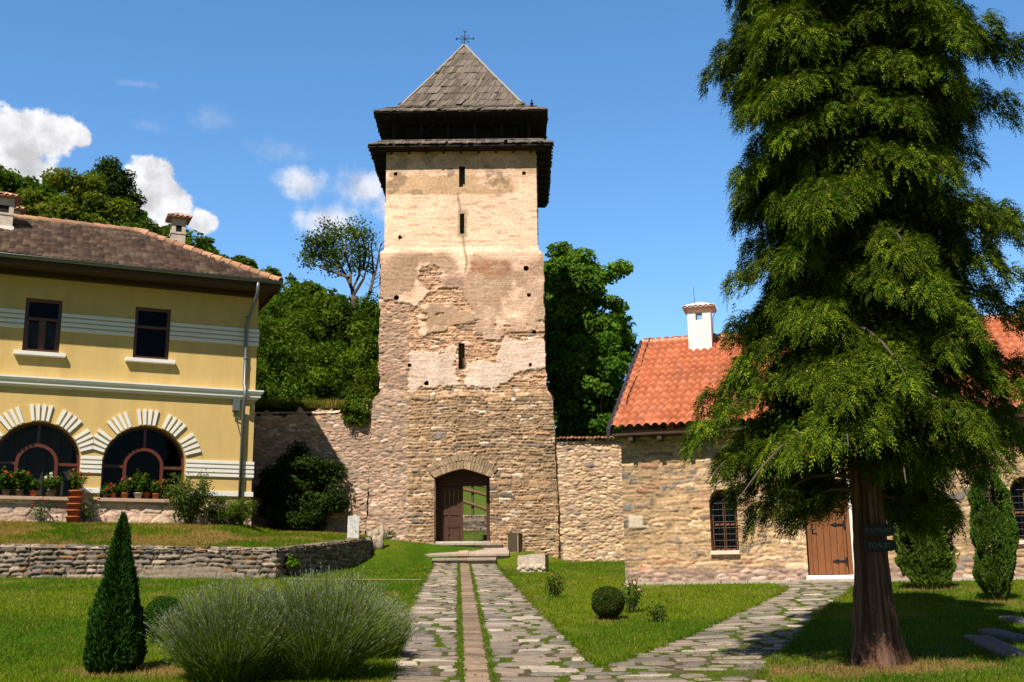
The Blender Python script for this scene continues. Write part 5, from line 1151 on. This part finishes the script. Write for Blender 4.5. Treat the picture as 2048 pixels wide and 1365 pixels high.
# ------------------------------------------------------------------ lavender
def lavender(label, x, y, r, h, n, hue, group, ry=None):
    t = thing('lavender', label, 'plant', (x, y, float(G(x, y))), 0, group); fo = NB(); fl = NB(); ry = ry or r
    a = RNG.uniform(0, 2*np.pi, n); q = RNG.random(n)**.55; lean = q*.85
    b = np.stack([np.cos(a)*q*r*.42, np.sin(a)*q*ry*.42, 0*a], -1)
    Ls = h*RNG.uniform(.42, 1.12, n)*(1-.18*q)*(.82+.36*fbm(np.cos(a)*q*2.2+x, np.sin(a)*q*2.2+y, 21, 3)); d0 = unit(np.stack([np.cos(a)*lean*r/.75, np.sin(a)*lean*ry/.75, np.ones(n)], -1)+RNG.normal(0, .15, (n, 3)))
    sag = np.stack([np.cos(a), np.sin(a), -.6+0*a], -1)*(.10*q*q)[:, None]*Ls[:, None]
    m = b+d0*(Ls*.55)[:, None]; e = b+d0*Ls[:, None]+sag; e[:, 2] = np.maximum(e[:, 2], .05)
    wv = unit(np.cross(d0, rdir(n)))*.0028
    C = np.array([.085, .128, .026])*RNG.uniform(.6, 1.4, (n, 1)); C[RNG.random(n) < .25] *= np.array([1.5, 1.35, 1.1])
    V = np.stack([b-wv, b+wv, m+wv*.8, m-wv*.8, e+wv*.5, e-wv*.5], 1).reshape(-1, 3); k = np.arange(n)[:, None]*6
    fo.add(V, np.concatenate([k+[0, 1, 2, 3], k+[3, 2, 4, 5]]), np.repeat(C, 6, 0))
    nf = n*5; j = RNG.integers(n, size=nf); s = RNG.uniform(.05, .86, nf)[:, None]; P = b[j]*(1-s)+e[j]*s+RNG.normal(0, .02, (nf, 3)); A = unit(d0[j]+rdir(nf)*.55); B = unit(np.cross(A, rdir(nf)))
    fo.leaves(P, A, B, RNG.uniform(.035, .075, nf), RNG.uniform(.004, .008, nf), np.array([.068, .110, .022])*RNG.uniform(.5, 1.4, (nf, 1)))
    dk = unit(e-m)
    for s in range(3):
        P = e+dk*(.014*s-.01)[None, None] if False else e+dk*(.016*s-.02); A = unit(dk+rdir(n)*.5); B = unit(np.cross(A, rdir(n)))
        hu = np.array(hue)*RNG.uniform(.6, 1.35, (n, 1)); fl.leaves(P, A, B, .022, .007, hu)
    fo.build('foliage', M['leaf'], t); fl.build('flowers', M['petal'], t)
LV = [(.20, .165, .215), (.26, .235, .205)]
lavender('broad grey-green lavender bush nearer the dark conifer, at the bottom of the photo', -2.62, 10.72, .64, .86, 6600, (.22, .225, .165), 'lavender bushes')
lavender('grey-green lavender bush beside the flagstone path, tallest of the lavenders', -1.82, 10.90, .60, .93, 6800, (.23, .23, .175), 'lavender bushes')
lavender('pale faded lavender bush spilling over the left edge of the path', -1.42, 12.35, .36, .56, 2200, (.27, .25, .205), 'lavender bushes')
# ------------------------------------------------------------------ roses and small shrubs
def rose(name, label, loc, h, w, nst, nlf, L, pal, blooms=(), group=None, cat='shrub', bsize=.045, hollow=.5):
    t = thing(name, label, cat, loc, 0, group); nb = NB(); tips = []
    for i in range(nst): a = RNG.uniform(0, 6.28); q = RNG.random()**.5; tips.append((math.cos(a)*q*w, math.sin(a)*q*w, h*RNG.uniform(.55, 1.)*(1-.25*q)))
    stems(nb, (0, 0, -.02), tips, .009, .003, .16); nb.build('stems', M['twig'], t)
    nb = NB(); pal = np.array(pal); tp_ = np.array(tips)
    j = RNG.integers(nst, size=nlf); s = RNG.uniform(.25, 1.05, nlf)[:, None]; P = tp_[j]*s*[1, 1, 1]+RNG.normal(0, .05+.05*w, (nlf, 3)); P[:, 2] = np.maximum(P[:, 2], .02)
    leafy(nb, P, unit(P-[0, 0, h*.4]), L, L*.62, pal[RNG.integers(len(pal), size=nlf)]*RNG.uniform(.6, 1.4, (nlf, 1)), .6, .8, .2); nb.build('foliage', M['leaf'], t)
    if blooms:
        for i, c in enumerate(blooms):
            nb = NB(); q = tp_[i % nst]+RNG.normal(0, .02, 3); n = 34; d = rdir(n); P = q+d*bsize*.55*RNG.random((n, 1))**.4; A = unit(np.cross(d, rdir(n))); nb.leaves(P, A, np.cross(d, A), bsize*.8, bsize*.7, np.array(c)*RNG.uniform(.75, 1.2, (n, 1))); nb.build('bloom', M['petal'], t)
    return t
GP = [(.045, .085, .012), (.035, .07, .010), (.07, .10, .018)]
b = at(1110, 1197, 20.4); rose('rose_bush', 'leggy rose bush on the lawn right of the path, near the stone block', (b[0], 20.4, float(G(b[0], 20.4))), .52, .17, 9, 520, .05, GP, [(.55, .18, .06)], 'roses on the right lawn')
b = at(1265, 1226, 17.3); rose('rose_bush', 'tall rose bush with pale pink blooms beside the round boxwood', (b[0], 17.3, float(G(b[0], 17.3))), .60, .15, 9, 700, .045, GP, [(.75, .48, .38), (.75, .52, .42), (.70, .42, .34)], 'roses on the right lawn', bsize=.06)
b = at(1317, 1244, 15.9); rose('rose_bush', 'smallest rose bush on the right lawn, without blooms', (b[0], 15.9, float(G(b[0], 15.9))), .30, .11, 7, 380, .04, GP, (), 'roses on the right lawn')
q = HW(-1.72, -.62, .0); q[2] = TZ(q[0], q[1]); rose('rose_bush', 'big loose rose bush climbing in front of the right-hand arched window', q, 1.62, .75, 34, 3600, .075, [(.05, .085, .018), (.04, .075, .015), (.085, .105, .03)], [(.45, .22, .14)]*4, hollow=.6)
q = HW(-.62, -.62, .0); q[2] = TZ(q[0], q[1]); t = thing('shrub', 'low dense green shrub at the right corner of the yellow house', 'shrub', q)
nb = NB(); crown(nb, (0, 0, .38), (.75, .40, .36), 90, .15, 150, .05, .02, [(.05, .085, .010), (.065, .095, .010), (.085, .11, .014), (.035, .065, .010)], .45, .6, 0, zmin=.02); nb.build('foliage', M['leaf'], t); nb = NB(); stems(nb, (0, 0, -.02), rdir(24)*[.55, .3, .2]+[0, 0, .45], .012, .004); nb.build('stems', M['twig'], t)
for px, lab, bl in ((82, 'thin rose in front of the stone plinth under the left arched window', [(.40, .05, .07)]*3), (175, 'thin rose with a yellow bloom beside the stacked pots', [(.75, .42, .03)])):
    x_, _ = HH(px, 1035, -.3); q = HW(x_, -.3, 0); q[2] = TZ(q[0], q[1]); rose('rose_bush', lab, q, .72, .22, 8, 300, .055, GP, bl, bsize=.05)
# ------------------------------------------------------------------ potted flowers
def potted(label, loc, pr, ph, h, w, nlf, L, pal, blooms, pcol, group, bs=.05, name='potted_flower', rz=0.):
    nlf = int(nlf*3); h *= 1.55; w *= 1.4; L *= .95
    t = thing(name, label, 'potted plant', loc, rz, group); nb = NB(); pc = np.array(pcol)
    nb.lathe([(pr*.70, 0), (pr*.97, ph*.80), (pr*1.10, ph*.80), (pr*1.13, ph), (pr*1.0, ph), (pr*.95, ph*.9)], (0, 0, 0), 18, pc); nb.build('pot', M['paint'], t, True)
    nb = NB(); tips = [(math.cos(a)*w*q, math.sin(a)*w*q, ph+h*RNG.uniform(.45, 1.)*(1-.3*q)) for a, q in zip(RNG.uniform(0, 6.28, 14), RNG.random(14)**.5)]
    stems(nb, (0, 0, ph*.9), tips, .006, .003, .15, 5, (.05, .08, .02)); nb.build('stems', M['paint'], t)
    nb = NB(); tp_ = np.array(tips); j = RNG.integers(14, size=nlf); P = np.array([0, 0, ph*.95])+(tp_[j]-[0, 0, ph*.95])*RNG.uniform(.3, 1.02, (nlf, 1))+RNG.normal(0, .035, (nlf, 3)); pal = np.array(pal)
    leafy(nb, P, unit(P-[0, 0, ph]), L, L*.85, pal[RNG.integers(len(pal), size=nlf)]*RNG.uniform(.6, 1.4, (nlf, 1)), .7, .6, .1); nb.build('foliage', M['leaf'], t)
    for i, c in enumerate(blooms):
        nb = NB(); q = tp_[i % 14]*[1.05, 1.05, 1]+[0, 0, .04]+RNG.normal(0, .015, 3); n = 46; d = rdir(n); P = q+d*bs*(.6+.4*RNG.random((n, 1))); A = unit(np.cross(d, rdir(n))); nb.leaves(P, A, np.cross(d, A), bs*.7, bs*.6, np.array(c)*RNG.uniform(.7, 1.25, (n, 1))); nb.build('bloom', M['petal'], t)
RED, ORA, WHI, PNK, YEL = (.55, .018, .03), (.62, .13, .03), (.75, .72, .62), (.60, .05, .10), (.70, .38, .03)
TC, BRN = (.36, .105, .04), (.13, .095, .07); GG = [(.05, .10, .012), (.04, .085, .012), (.07, .12, .02)]; SG = 'flowerpots on the arched window sills'
def sillpot(px, lab, pr, ph, h, w, n, L, bl, pc, y=-.02, bs=.05):
    x_, _ = HH(px, 990, y); potted(lab, HW(x_, y, .637), pr, ph, h, w, n, L, GG, bl, pc, SG, bs)
sillpot(12, 'leafy geranium with orange blooms, leftmost pot on the left sill', .10, .17, .40, .20, 420, .075, [ORA, RED], BRN)
sillpot(38, 'leafy geranium with one big red bloom on the left sill', .10, .17, .42, .19, 420, .075, [RED, RED], BRN)
sillpot(66, 'bright terracotta pot of plain green leaves on the left sill', .095, .16, .20, .13, 220, .06, [], (.42, .10, .03))
sillpot(103, 'dark pot of pale-leaved geranium with white blooms on the left sill', .10, .19, .30, .19, 330, .06, [WHI, WHI, WHI], BRN)
sillpot(211, 'small pot with dark red blooms at the left end of the right sill', .075, .12, .16, .10, 160, .05, [RED, (.35, .01, .03)], (.12, .04, .05))
sillpot(226, 'small red pot with red blooms on the right sill', .075, .13, .17, .09, 130, .05, [RED, RED], (.40, .06, .035))
sillpot(250, 'pot of geranium with one pink bloom on the right sill', .09, .15, .33, .14, 280, .055, [PNK, PNK, (.7, .3, .2)], TC)
sillpot(276, 'pale square-sided pot with tall green plant and yellow bloom on the right sill', .11, .16, .46, .17, 420, .06, [YEL], (.42, .34, .27))
sillpot(311, 'terracotta pot with orange blooms at the rose-covered end of the right sill', .09, .15, .28, .12, 200, .055, [ORA, ORA, ORA], TC)
x_, _ = HH(292, 990, .14); t = thing('potted_palm', 'spiky long-leaved pot plant in the middle of the right arched window', 'potted plant', HW(x_, .14, .637))
nb = NB(); nb.lathe([(.08, 0), (.11, .17), (.12, .17), (.12, .20), (.10, .19)], (0, 0, 0), 16, TC); nb.build('pot', M['paint'], t, True); nb = NB()
for i in range(26):
    a = RNG.uniform(0, 6.28); e_ = RNG.uniform(.35, 1.25); Lf = RNG.uniform(.45, .75); s = np.linspace(0, 1, 7); r = Lf*s*math.cos(e_); z = .2+Lf*(s*math.sin(e_)-.35*s**2.2); w = .022*np.sin(np.pi*(.08+.9*s)); sx, sy = -math.sin(a), math.cos(a)
    P = np.stack([np.stack([r*math.cos(a)+k*w*sx, r*math.sin(a)*.6+k*w*sy, z], -1) for k in (-1, 1)], 0); nb.grid(P, None, np.array([.06, .11, .02])*RNG.uniform(.6, 1.4))
nb.build('leaves', M['leaf'], t)
x_, _ = HH(145, 1042, -.38); q = HW(x_, -.38, 0); gz = float(TZ(q[0], q[1]))
for i in range(4):
    lab = ('lowest', 'second lowest', 'third', 'fourth')[i]+' pot in the leaning column of stacked terracotta pots by the yellow house'
    nb = NB(); k = 1+.015*i; nb.lathe([(.125*k, 0), (.165*k, .145), (.182*k, .145), (.188*k, .185), (.17*k, .185), (.15*k, .12), (.1, .10)], (0, 0, 0), 22, np.array([.36, .085, .035])*RNG.uniform(.85, 1.15))
    o = nb.build('terracotta_pot', M['terracotta'], None, True); o.location = (q[0]+.012*i, q[1], gz-.02+.162*i); tag(o, lab, 'pot', 'stacked terracotta pots')
potted('potted geranium with red and orange blooms on top of the stacked pots', (q[0]+.05, q[1], gz-.02+.162*4), .17, .19, .46, .18, 300, .055, GG, [RED, RED, ORA, ORA, (.7, .12, .06), RED], TC, None, .045)
# ------------------------------------------------------------------ stones, bin, post
def rocky(nb, x0, x1, y0, y1, z0, z1, col, k, amp=.05, res=.05):
    for ax, s in ((0, 0), (0, 1), (1, 0), (1, 1), (2, 1)):
        d = [(x0, x1), (y0, y1), (z0, z1)]; o = [i for i in range(3) if i != ax]
        na, nb_ = [max(3, int((d[i][1]-d[i][0])/res)+1) for i in o]; A, B = np.meshgrid(np.linspace(*d[o[0]], na), np.linspace(*d[o[1]], nb_)); P = np.zeros(A.shape+(3,)); P[..., o[0]] = A; P[..., o[1]] = B; P[..., ax] = d[ax][s]
        for i in range(3): P[..., i] += amp*(fbm(P[..., 0]*4+P[..., 2]*3+k, P[..., 1]*4+P[..., 2]*2.3+i*7, 31, 3)-.5)*2
        C = np.array(col)*(.65+.7*fbm(P[..., 0]*6+P[..., 2]*5+k, P[..., 1]*6-P[..., 2]*5, 33, 3))[..., None]; nb.grid(P, None, C)
b = at(1068, 1148, 28.3); gz = float(G(b[0], 28.3)); nb = NB(); rocky(nb, -.40, .28, 0, .62, -.1, .42, (.42, .35, .28), 3, .045)
for i in range(7): nb.blob((-.36+i*.10, .0, .08+.05*(i % 2)), (.075, .05, .06), np.array([.48, .39, .29])*RNG.uniform(.7, 1.2), i, .2)
o = nb.build('stone_block', M['stone'], None, True); o.location = (b[0], 28.3, gz); o.rotation_euler = (0, 0, R_(-8)); tag(o, 'squat weathered stone block on the lawn below the right-hand curtain wall', 'stone')
b = at(755, 1100, 31.9); t = thing('boulder_heap', 'small heap of boulders at the far end of the terrace wall, beside the tower', 'boulders', (b[0], 31.9, float(G(b[0], 31.9))))
for i, (x_, y_, z_, r) in enumerate(((-.12, 0, .14, (.16, .14, .22)), (.06, .02, .16, (.12, .13, .24)), (-.04, .05, .42, (.14, .12, .13)), (.10, .08, .44, (.09, .10, .22)), (-.22, .1, .36, (.10, .12, .15)))): nb = NB(); nb.blob((x_, y_, z_), r, np.array([.42, .34, .26])*RNG.uniform(.7, 1.15), i, .3, 14, 10); nb.build('boulder', M['stone'], t, True)
b = at(706, 1060, 30.3); gz = float(TZ(np.array(b[0]), np.array(30.3))); nb = NB(); rocky(nb, -.13, .13, -.09, .09, -.1, .60, (.62, .60, .57), 5, .008, .03); nb.lathe([(.014, 0), (.012, .012)], (.03, -.10, .19), 8, (.03, .03, .03))
o = nb.build('stone_post', M['slab'], None, True); o.location = (b[0], 30.3, gz); o.rotation_euler = (0, R_(1.5), R_(28)); tag(o, 'whitish squared stone post standing at the end of the terrace', 'post')
b = at(1030, 1106, 33.2); gz = float(b[2]); t = thing('trash_bin', 'dark metal litter bin with pale edges beside the tower steps', 'bin', (b[0], 33.2, gz), R_(-24))
nb = NB(); nb.prism([(-.17, -.15), (.17, -.15), (.17, .15), (-.17, .15)], 2, -.05, .52); nb.build('body', M['binm'], t, bevel=.012)
nb = NB()
for sx in (-1, 1):
    for sy in (-1, 1): nb.box(sx*.165-.014, sx*.165+.014, sy*.145-.014, sy*.145+.014, 0, .525)
nb.box(-.15, .15, -.158, -.148, .0, .02); nb.box(-.15, .15, -.158, -.148, .505, .525); nb.build('edges', M['binedge'], t)
nb = NB(); nb.prism([(-.19, .52), (.19, .52), (.19, .545), (.06, .57), (-.19, .57)], 1, -.17, .17); nb.build('lid', M['binm'], t, bevel=.008)
for i, (x0, y0, x1, y1, px_w, lab) in enumerate(((1948, 1288, 2040, 1330, .13, 'long flat grey slab lying in the grass nearest the cypress trunk'), (1968, 1277, 2060, 1300, .14, 'flat slab in the shaded grass, middle of the row'), (2008, 1252, 2075, 1268, .10, 'flat pale slab in the grass, farthest from the camera'))):
    def gp(px, py):
        r = ray(px, py); q = (EYE-.015)/(.0745*r[1]+.02*r[0]*0-r[2]); return q*r[:2]
    A, B = gp(x0, y0), gp(x1, y1); d = B-A; ln = float(np.hypot(*d)); d = d/ln; n = np.array([-d[1], d[0]]); cN = (A+B)/2
    u = np.linspace(0, 2*np.pi, 29)[:-1]; rr = 1+.16*(vnoise(np.cos(u)*2+i*5, np.sin(u)*2, 5)-.5)*2; e = .45; sx = np.sign(np.cos(u))*np.abs(np.cos(u))**e*ln/2*rr; sy = np.sign(np.sin(u))*np.abs(np.sin(u))**e*px_w*rr
    rings = []
    for f, dz in ((1., -.03), (1., .03), (.93, .05), (.5, .055), (.02, .05)): xy = cN+np.outer(sx*f, d)+np.outer(sy*f, n); rings.append(np.concatenate([np.vstack([xy, xy[:1]]), (G(np.vstack([xy, xy[:1]])[:, 0], np.vstack([xy, xy[:1]])[:, 1])+dz)[:, None]], 1))
    P = np.array(rings); nb = NB(); nb.grid(P, None, np.array([.075, .072, .068])*(.75+.5*fbm(P[..., 0]*5, P[..., 1]*5, 5, 3))[..., None]); o = nb.build('flat_stone', M['slab'], None, True); tag(o, lab, 'stone', 'flat slabs lying in the right lawn')
# ------------------------------------------------------------------ wild growth about the walls
def wild(name, label, cat, loc, c, R, ncl, rc, nl, L, W, pal, stem=True, mat_='leaf', **k):
    t = thing(name, label, cat, loc); nb = NB(); crown(nb, c, R, ncl, rc, nl, L, W, pal, **k); nb.build('foliage', M[mat_], t)
    if stem: nb = NB(); stems(nb, (c[0]*.3, c[1]*.3, -.05), rdir(14)*np.array(R)*.8+np.array(c), .014, .004); nb.build('stems', M['twig'], t)
    return t
b = at(716, 800, 34.2); wild('shrub', 'leafy green shrub hanging from the top of the wall just left of the tower', 'shrub', (b[0], 34.2, zl-.05), (0, -.15, -.18), (.52, .30, .48), 34, .17, 120, .11, .05, [(.045, .085, .010), (.06, .10, .012)], droop=.5)
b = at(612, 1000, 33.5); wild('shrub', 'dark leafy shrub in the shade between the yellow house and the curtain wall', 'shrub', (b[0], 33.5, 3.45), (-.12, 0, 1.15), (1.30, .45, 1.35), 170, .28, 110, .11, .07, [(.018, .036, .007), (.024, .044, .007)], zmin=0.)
b = at(572, 1150, 25.9); wild('vine', 'small green vine climbing the shaded face at the corner of the terrace wall', 'plant', (b[0]+.12, 25.75, float(G(b[0], 25.75))), (0, .05, .27), (.24, .16, .25), 14, .09, 60, .07, .05, [(.06, .12, .012), (.05, .10, .012)])
b = at(698, 1185, 21.); rose('weed', 'spindly tall weed on the left lawn behind the lavender', (b[0], 21., float(G(b[0], 21.))), .50, .16, 6, 150, .05, GP, cat='plant')
b = at(838, 1092, 33.3); wild('weed', 'small tuft of weeds at the foot of the tower left of the steps', 'plant', (b[0]-.9, 33.6, float(G(b[0]-.9, 33.6))), (0, 0, .12), (.28, .12, .14), 8, .08, 60, .07, .02, [(.05, .09, .012)], stem=False)
# grass and weeds along the wall top
nb = NB(); n = 16000; x = RNG.uniform(-8.5, -4.25, n); y = RNG.uniform(34.35, 35.6, n); z = zl-.12+.12*fbm(x*2, y*2, 5); hv = .12+.30*fbm(x*1.1, y*1.2, 8, 3)**1.5
blades(nb, x, y, z, hv*RNG.uniform(.5, 1.3, n), RNG.uniform(.008, .02, n), lerp((.06, .10, .012), (.21, .18, .05), sst(.3, .7, fbm(x*1.5, y, 5)))*RNG.uniform(.7, 1.3, (n, 1)))
tag(nb.build('weeds', M['grassblade']), 'dry grass and weeds growing along the top of the left curtain wall', 'weeds', kind='stuff')
# ------------------------------------------------------------------ trees and wood behind
def broadleaf(name, label, x, y, z0, cz, R, ncl, rc, nl, L, pal, tr=.22, group=None, tlean=(0, 0), hollow=.5, flat=.7):
    t = thing(name, label, 'tree', (x, y, z0), 0, group); nb = NB(); h_ = max(.6, cz-R[2]*.55); nb.tube([(0, 0, -.3), (.1, 0, h_*.5), (0, 0, h_)], [tr, tr*.8, tr*.6], 9)
    stems(nb, (0, 0, h_*.9), rdir(16)*np.array(R)*.6+[0, 0, cz], tr*.4, .03, .1, 6); nb.build('trunk', M['twig'], t)
    nb = NB(); crown(nb, (0, 0, cz), R, ncl, rc, nl, L, L*.55, pal, hollow, flat=flat); nb.build('crown', M['leaf'], t); return t
OL = [(.065, .090, .008), (.08, .105, .010), (.055, .080, .010), (.095, .11, .014)]; DK = [(.022, .042, .008), (.028, .05, .009), (.020, .036, .008)]
def tree_at(name, label, px0, px1, py0, py1, Y, z0=None, **k):
    a = at(px0, (py0+py1)/2, Y); b = at(px1, (py0+py1)/2, Y); zt = at((px0+px1)/2, py0, Y)[2]; zb = at((px0+px1)/2, py1, Y)[2]; x = (a[0]+b[0])/2
    z0 = float(G(x, Y)) if z0 is None else z0; rx = (b[0]-a[0])/2*.92; rz = (zt-zb)/2*.92
    return broadleaf(name, label, x, Y, z0, (zt+zb)/2-z0, (rx, k.pop('ry', rx*.8), rz), **k)
tree_at('broadleaf_tree', 'sunlit olive-green broad tree rising behind the yellow house roof', 25, 262, 335, 620, 50, ncl=150, rc=.62, nl=330, L=.20, pal=OL, tr=.3)
tree_at('broadleaf_tree', 'dark round-topped tree beside the olive-green one behind the yellow house', 165, 282, 316, 520, 54, ncl=70, rc=.62, nl=300, L=.19, pal=DK, tr=.3)
tree_at('broadleaf_tree', 'olive-green tree on the slope between the chimney and the dark round-topped tree', 180, 330, 425, 640, 50, ncl=70, rc=.5, nl=300, L=.18, pal=[(.05, .08, .012), (.04, .07, .012)], tr=.25)
tree_at('walnut_tree', 'big dark green walnut tree standing behind the right side of the tower', 1010, 1292, 462, 800, 43, ncl=150, rc=.62, nl=330, L=.23, pal=[(.060, .120, .014), (.072, .135, .014), (.048, .098, .014)], tr=.35, hollow=.55)
tree_at('broadleaf_tree', 'low dark tree filling the gap between the tower and the stone house gable', 1085, 1290, 660, 930, 39.5, ncl=100, rc=.5, nl=300, L=.20, pal=[(.045, .100, .012), (.055, .112, .012)], tr=.2)
# sparse, half bare tree on the slope left of the tower
b = at(716, 615, 44.); z0 = float(b[2])-3.; t = thing('sparse_tree', 'thin half-bare tree with a few leafy limbs left of the tower', 'tree', (b[0], 44., z0)); nb = NB(); lf = NB()
S0 = np.array([0, 0, 0.]); crv = lambda pts, r0, r1: nb.tube(pts, np.linspace(r0, r1, len(pts)), 6, (1, 1, 1), False)
def P_(px, py): q = at(px, py, 44.)-np.array([b[0], 44., z0]); return q+np.array([0, RNG.normal(0, .25), 0])
trk = [S0, P_(716, 640), P_(708, 600), P_(702, 575)]; crv(trk, .16, .10)
limbs = [([(702, 575), (688, 545), (675, 520), (660, 490), (652, 468)], 1), ([(702, 575), (700, 540), (692, 510), (690, 480), (688, 462)], 1), ([(704, 580), (716, 545), (722, 515), (718, 485), (716, 470)], .8), ([(706, 590), (728, 560), (738, 520), (735, 480)], .15), ([(716, 640), (742, 590), (746, 540), (742, 490), (748, 470)], .05), ([(700, 560), (670, 545), (640, 535), (622, 520)], 1), ([(742, 590), (752, 540), (762, 490)], .03), ([(660, 500), (640, 492), (628, 485)], 1), ([(722, 530), (732, 500), (724, 475)], .3), ([(680, 535), (650, 520), (628, 505)], 1)]
for pts, lv in limbs:
    q = [P_(*p_) for p_ in pts]; crv(q, .07, .018)
    for i in range(len(q)*6):
        s = RNG.uniform(.25, 1)*(len(q)-1); k = min(int(s), len(q)-2); p0 = q[k]*(1-(s-k))+q[k+1]*(s-k); d = unit((rdir(1)[0]*[1, .6, .6]+[0, 0, .6]).reshape(1, 3))[0]; Lq = RNG.uniform(.25, .75); p1 = p0+d*Lq; crv([p0, (p0+p1)/2+RNG.normal(0, .05, 3), p1], .018, .007)
        if RNG.random() < lv*.55:
            n = 44; P = p1+RNG.normal(0, .17, (n, 3)); leafy(lf, P, rdir(n), .15, .075, np.array([.055, .085, .012])*RNG.uniform(.6, 1.4, (n, 1)))
nb.build('trunk', M['twig'], t); lf.build('crown', M['leaf'], t)
# the wooded hillside, one mass
nb = NB(); cnt = 0
def wood_crown(x, y, r, h, pal, n, L):
    z = float(G(x, y)); crown(nb, (x, y, z+h*.62), (r, r, h*.46), max(8, int(n/90)), r*.36, 90, L, L*.6, pal, .42)
WP = [[(.046, .084, .007), (.054, .092, .007)], [(.034, .068, .007), (.042, .076, .007)], [(.060, .094, .008), (.066, .100, .010)], [(.030, .058, .007), (.036, .064, .008)]]
for i in range(560):
    Y = RNG.uniform(50, 100); px = RNG.uniform(-120, 760); x = (px-1024)/F_PX*Y*1.03
    if x > -5.5: continue
    r = RNG.uniform(1.2, 2.3); wood_crown(x, Y, r, r*1.8, WP[RNG.integers(4)], 700*(52/Y)**.5, .0052*Y)
for i in range(46):
    Y = RNG.uniform(60, 98); x = (RNG.uniform(1085, 1480)-1024)/F_PX*Y*1.03; r = RNG.uniform(1.4, 2.2); wood_crown(x, Y, r, r*1.8, WP[RNG.integers(4)], 600, .005*Y)
tag(nb.build('forest', M['leaf']), 'dense green wood covering the hillside behind the monastery', 'forest', kind='stuff')
nb = NB()
for i in range(95):      # thicket just behind the curtain wall
    Y = RNG.uniform(36.5, 50); px = RNG.uniform(470, 790); x = (px-1024)/F_PX*Y*1.03
    if x > -4.6 and Y < 40.5: x = -4.9-RNG.random()
    top = at(px, np.interp(px, [480, 560, 620, 680, 760], [575, 560, 590, 618, 600])+RNG.uniform(0, 190), Y)[2]; z = float(G(x, Y)); h = max(1.2, min(top-z, 5)); zc_ = max(top-h*.5, z+.5)
    crown(nb, (x, Y, zc_), (RNG.uniform(.8, 1.4), 1., h*.5), 16, .42, 110, .16, .08, WP[RNG.integers(4)], .42)
for px, py in ((640, 600), (662, 606), (685, 612), (700, 604), (716, 615), (732, 606), (748, 600), (625, 596), (690, 640), (720, 650), (745, 640), (655, 640)):
    q = at(px, py, 43.); crown(nb, (q[0], RNG.uniform(42.2, 43.2), q[2]-.75), (.75, .6, .8), 14, .36, 110, .15, .075, WP[RNG.integers(4)], .42)
tag(nb.build('thicket', M['leaf']), 'tangled green thicket on the bank between yellow house and tower', 'thicket', kind='stuff')
# ------------------------------------------------------------------ seen through the gate
nb = NB(); zt_ = float(at(950, 1029, 53.)[2]); wall_panel(nb, (-4.5, 53.), (2.5, 53.), 3.9, zt_, 'dry', 451, out=(0, -1), res=.05, cap=.6, rag=.08)
o = nb.build('stone_wall', M['stone'], None, True); tag(o, 'low grey stone wall on the grass, seen through the open gate', 'wall')
t = thing('rail_fence', 'rough wooden rail fence on the grassy slope, seen through the open gate', 'fence', (-1.8, 57., float(G(-1.8, 57.))))
o_ = np.array(t.location)
for (p0, p1, r) in (((925, 978), (985, 995), .08), ((925, 1003), (985, 1024), .085), ((925, 965), (985, 978), .06)):
    nb = NB(); A, B = at(*p0, 57.), at(*p1, 57.); d = B-A; nb.tube([A-d*1.2-o_, A-o_, (A+B)/2+[0, 0, .02]-o_, B-o_, B+d*1.0-o_], r, 8); nb.build('rail', M['railwood'], t)
for px in (860, 945, 1040): q = at(px, 1000, 57.)-o_; nb = NB(); nb.tube([(q[0], q[1]+.1, -.5), (q[0], q[1]+.1, q[2]+.9)], .07, 8); nb.build('post', M['twig'], t)

nb = NB(); n = 5200; k = np.arange(n) < 3600
x = np.where(k, 3.5+RNG.normal(0, 1.0, n), RNG.uniform(-4.5, 6, n)); y = np.where(k, 11.6+RNG.normal(0, .9, n), 9.5/(1-RNG.random(n)*(1-9.5/30.)))
P = np.stack([x, y, G(x, y)+.022+.01*RNG.random(n)], -1); N_ = unit(np.array([0, 0, 1.])+rdir(n)*.35); A = unit(np.cross(N_, rdir(n))); B = np.cross(N_, A)
ok = ~((y > terr_front(x)-.1) & (x < -3.9)); P, A, B, k = P[ok], A[ok], B[ok], k[ok]; n = len(P)
pal = np.array([(.26, .14, .05), (.20, .11, .045), (.30, .20, .07), (.14, .085, .04)]); nb.leaves(P, A, B, np.where(k, RNG.uniform(.02, .06, n), RNG.uniform(.02, .045, n)), np.where(k, RNG.uniform(.006, .016, n), RNG.uniform(.012, .028, n)), pal[RNG.integers(4, size=n)]*RNG.uniform(.7, 1.3, (n, 1)))
tag(nb.build('leaf_litter', M['petal']), 'brown fallen sprays and leaves scattered on the grass, thickest under the cypress', 'leaf litter', kind='stuff')
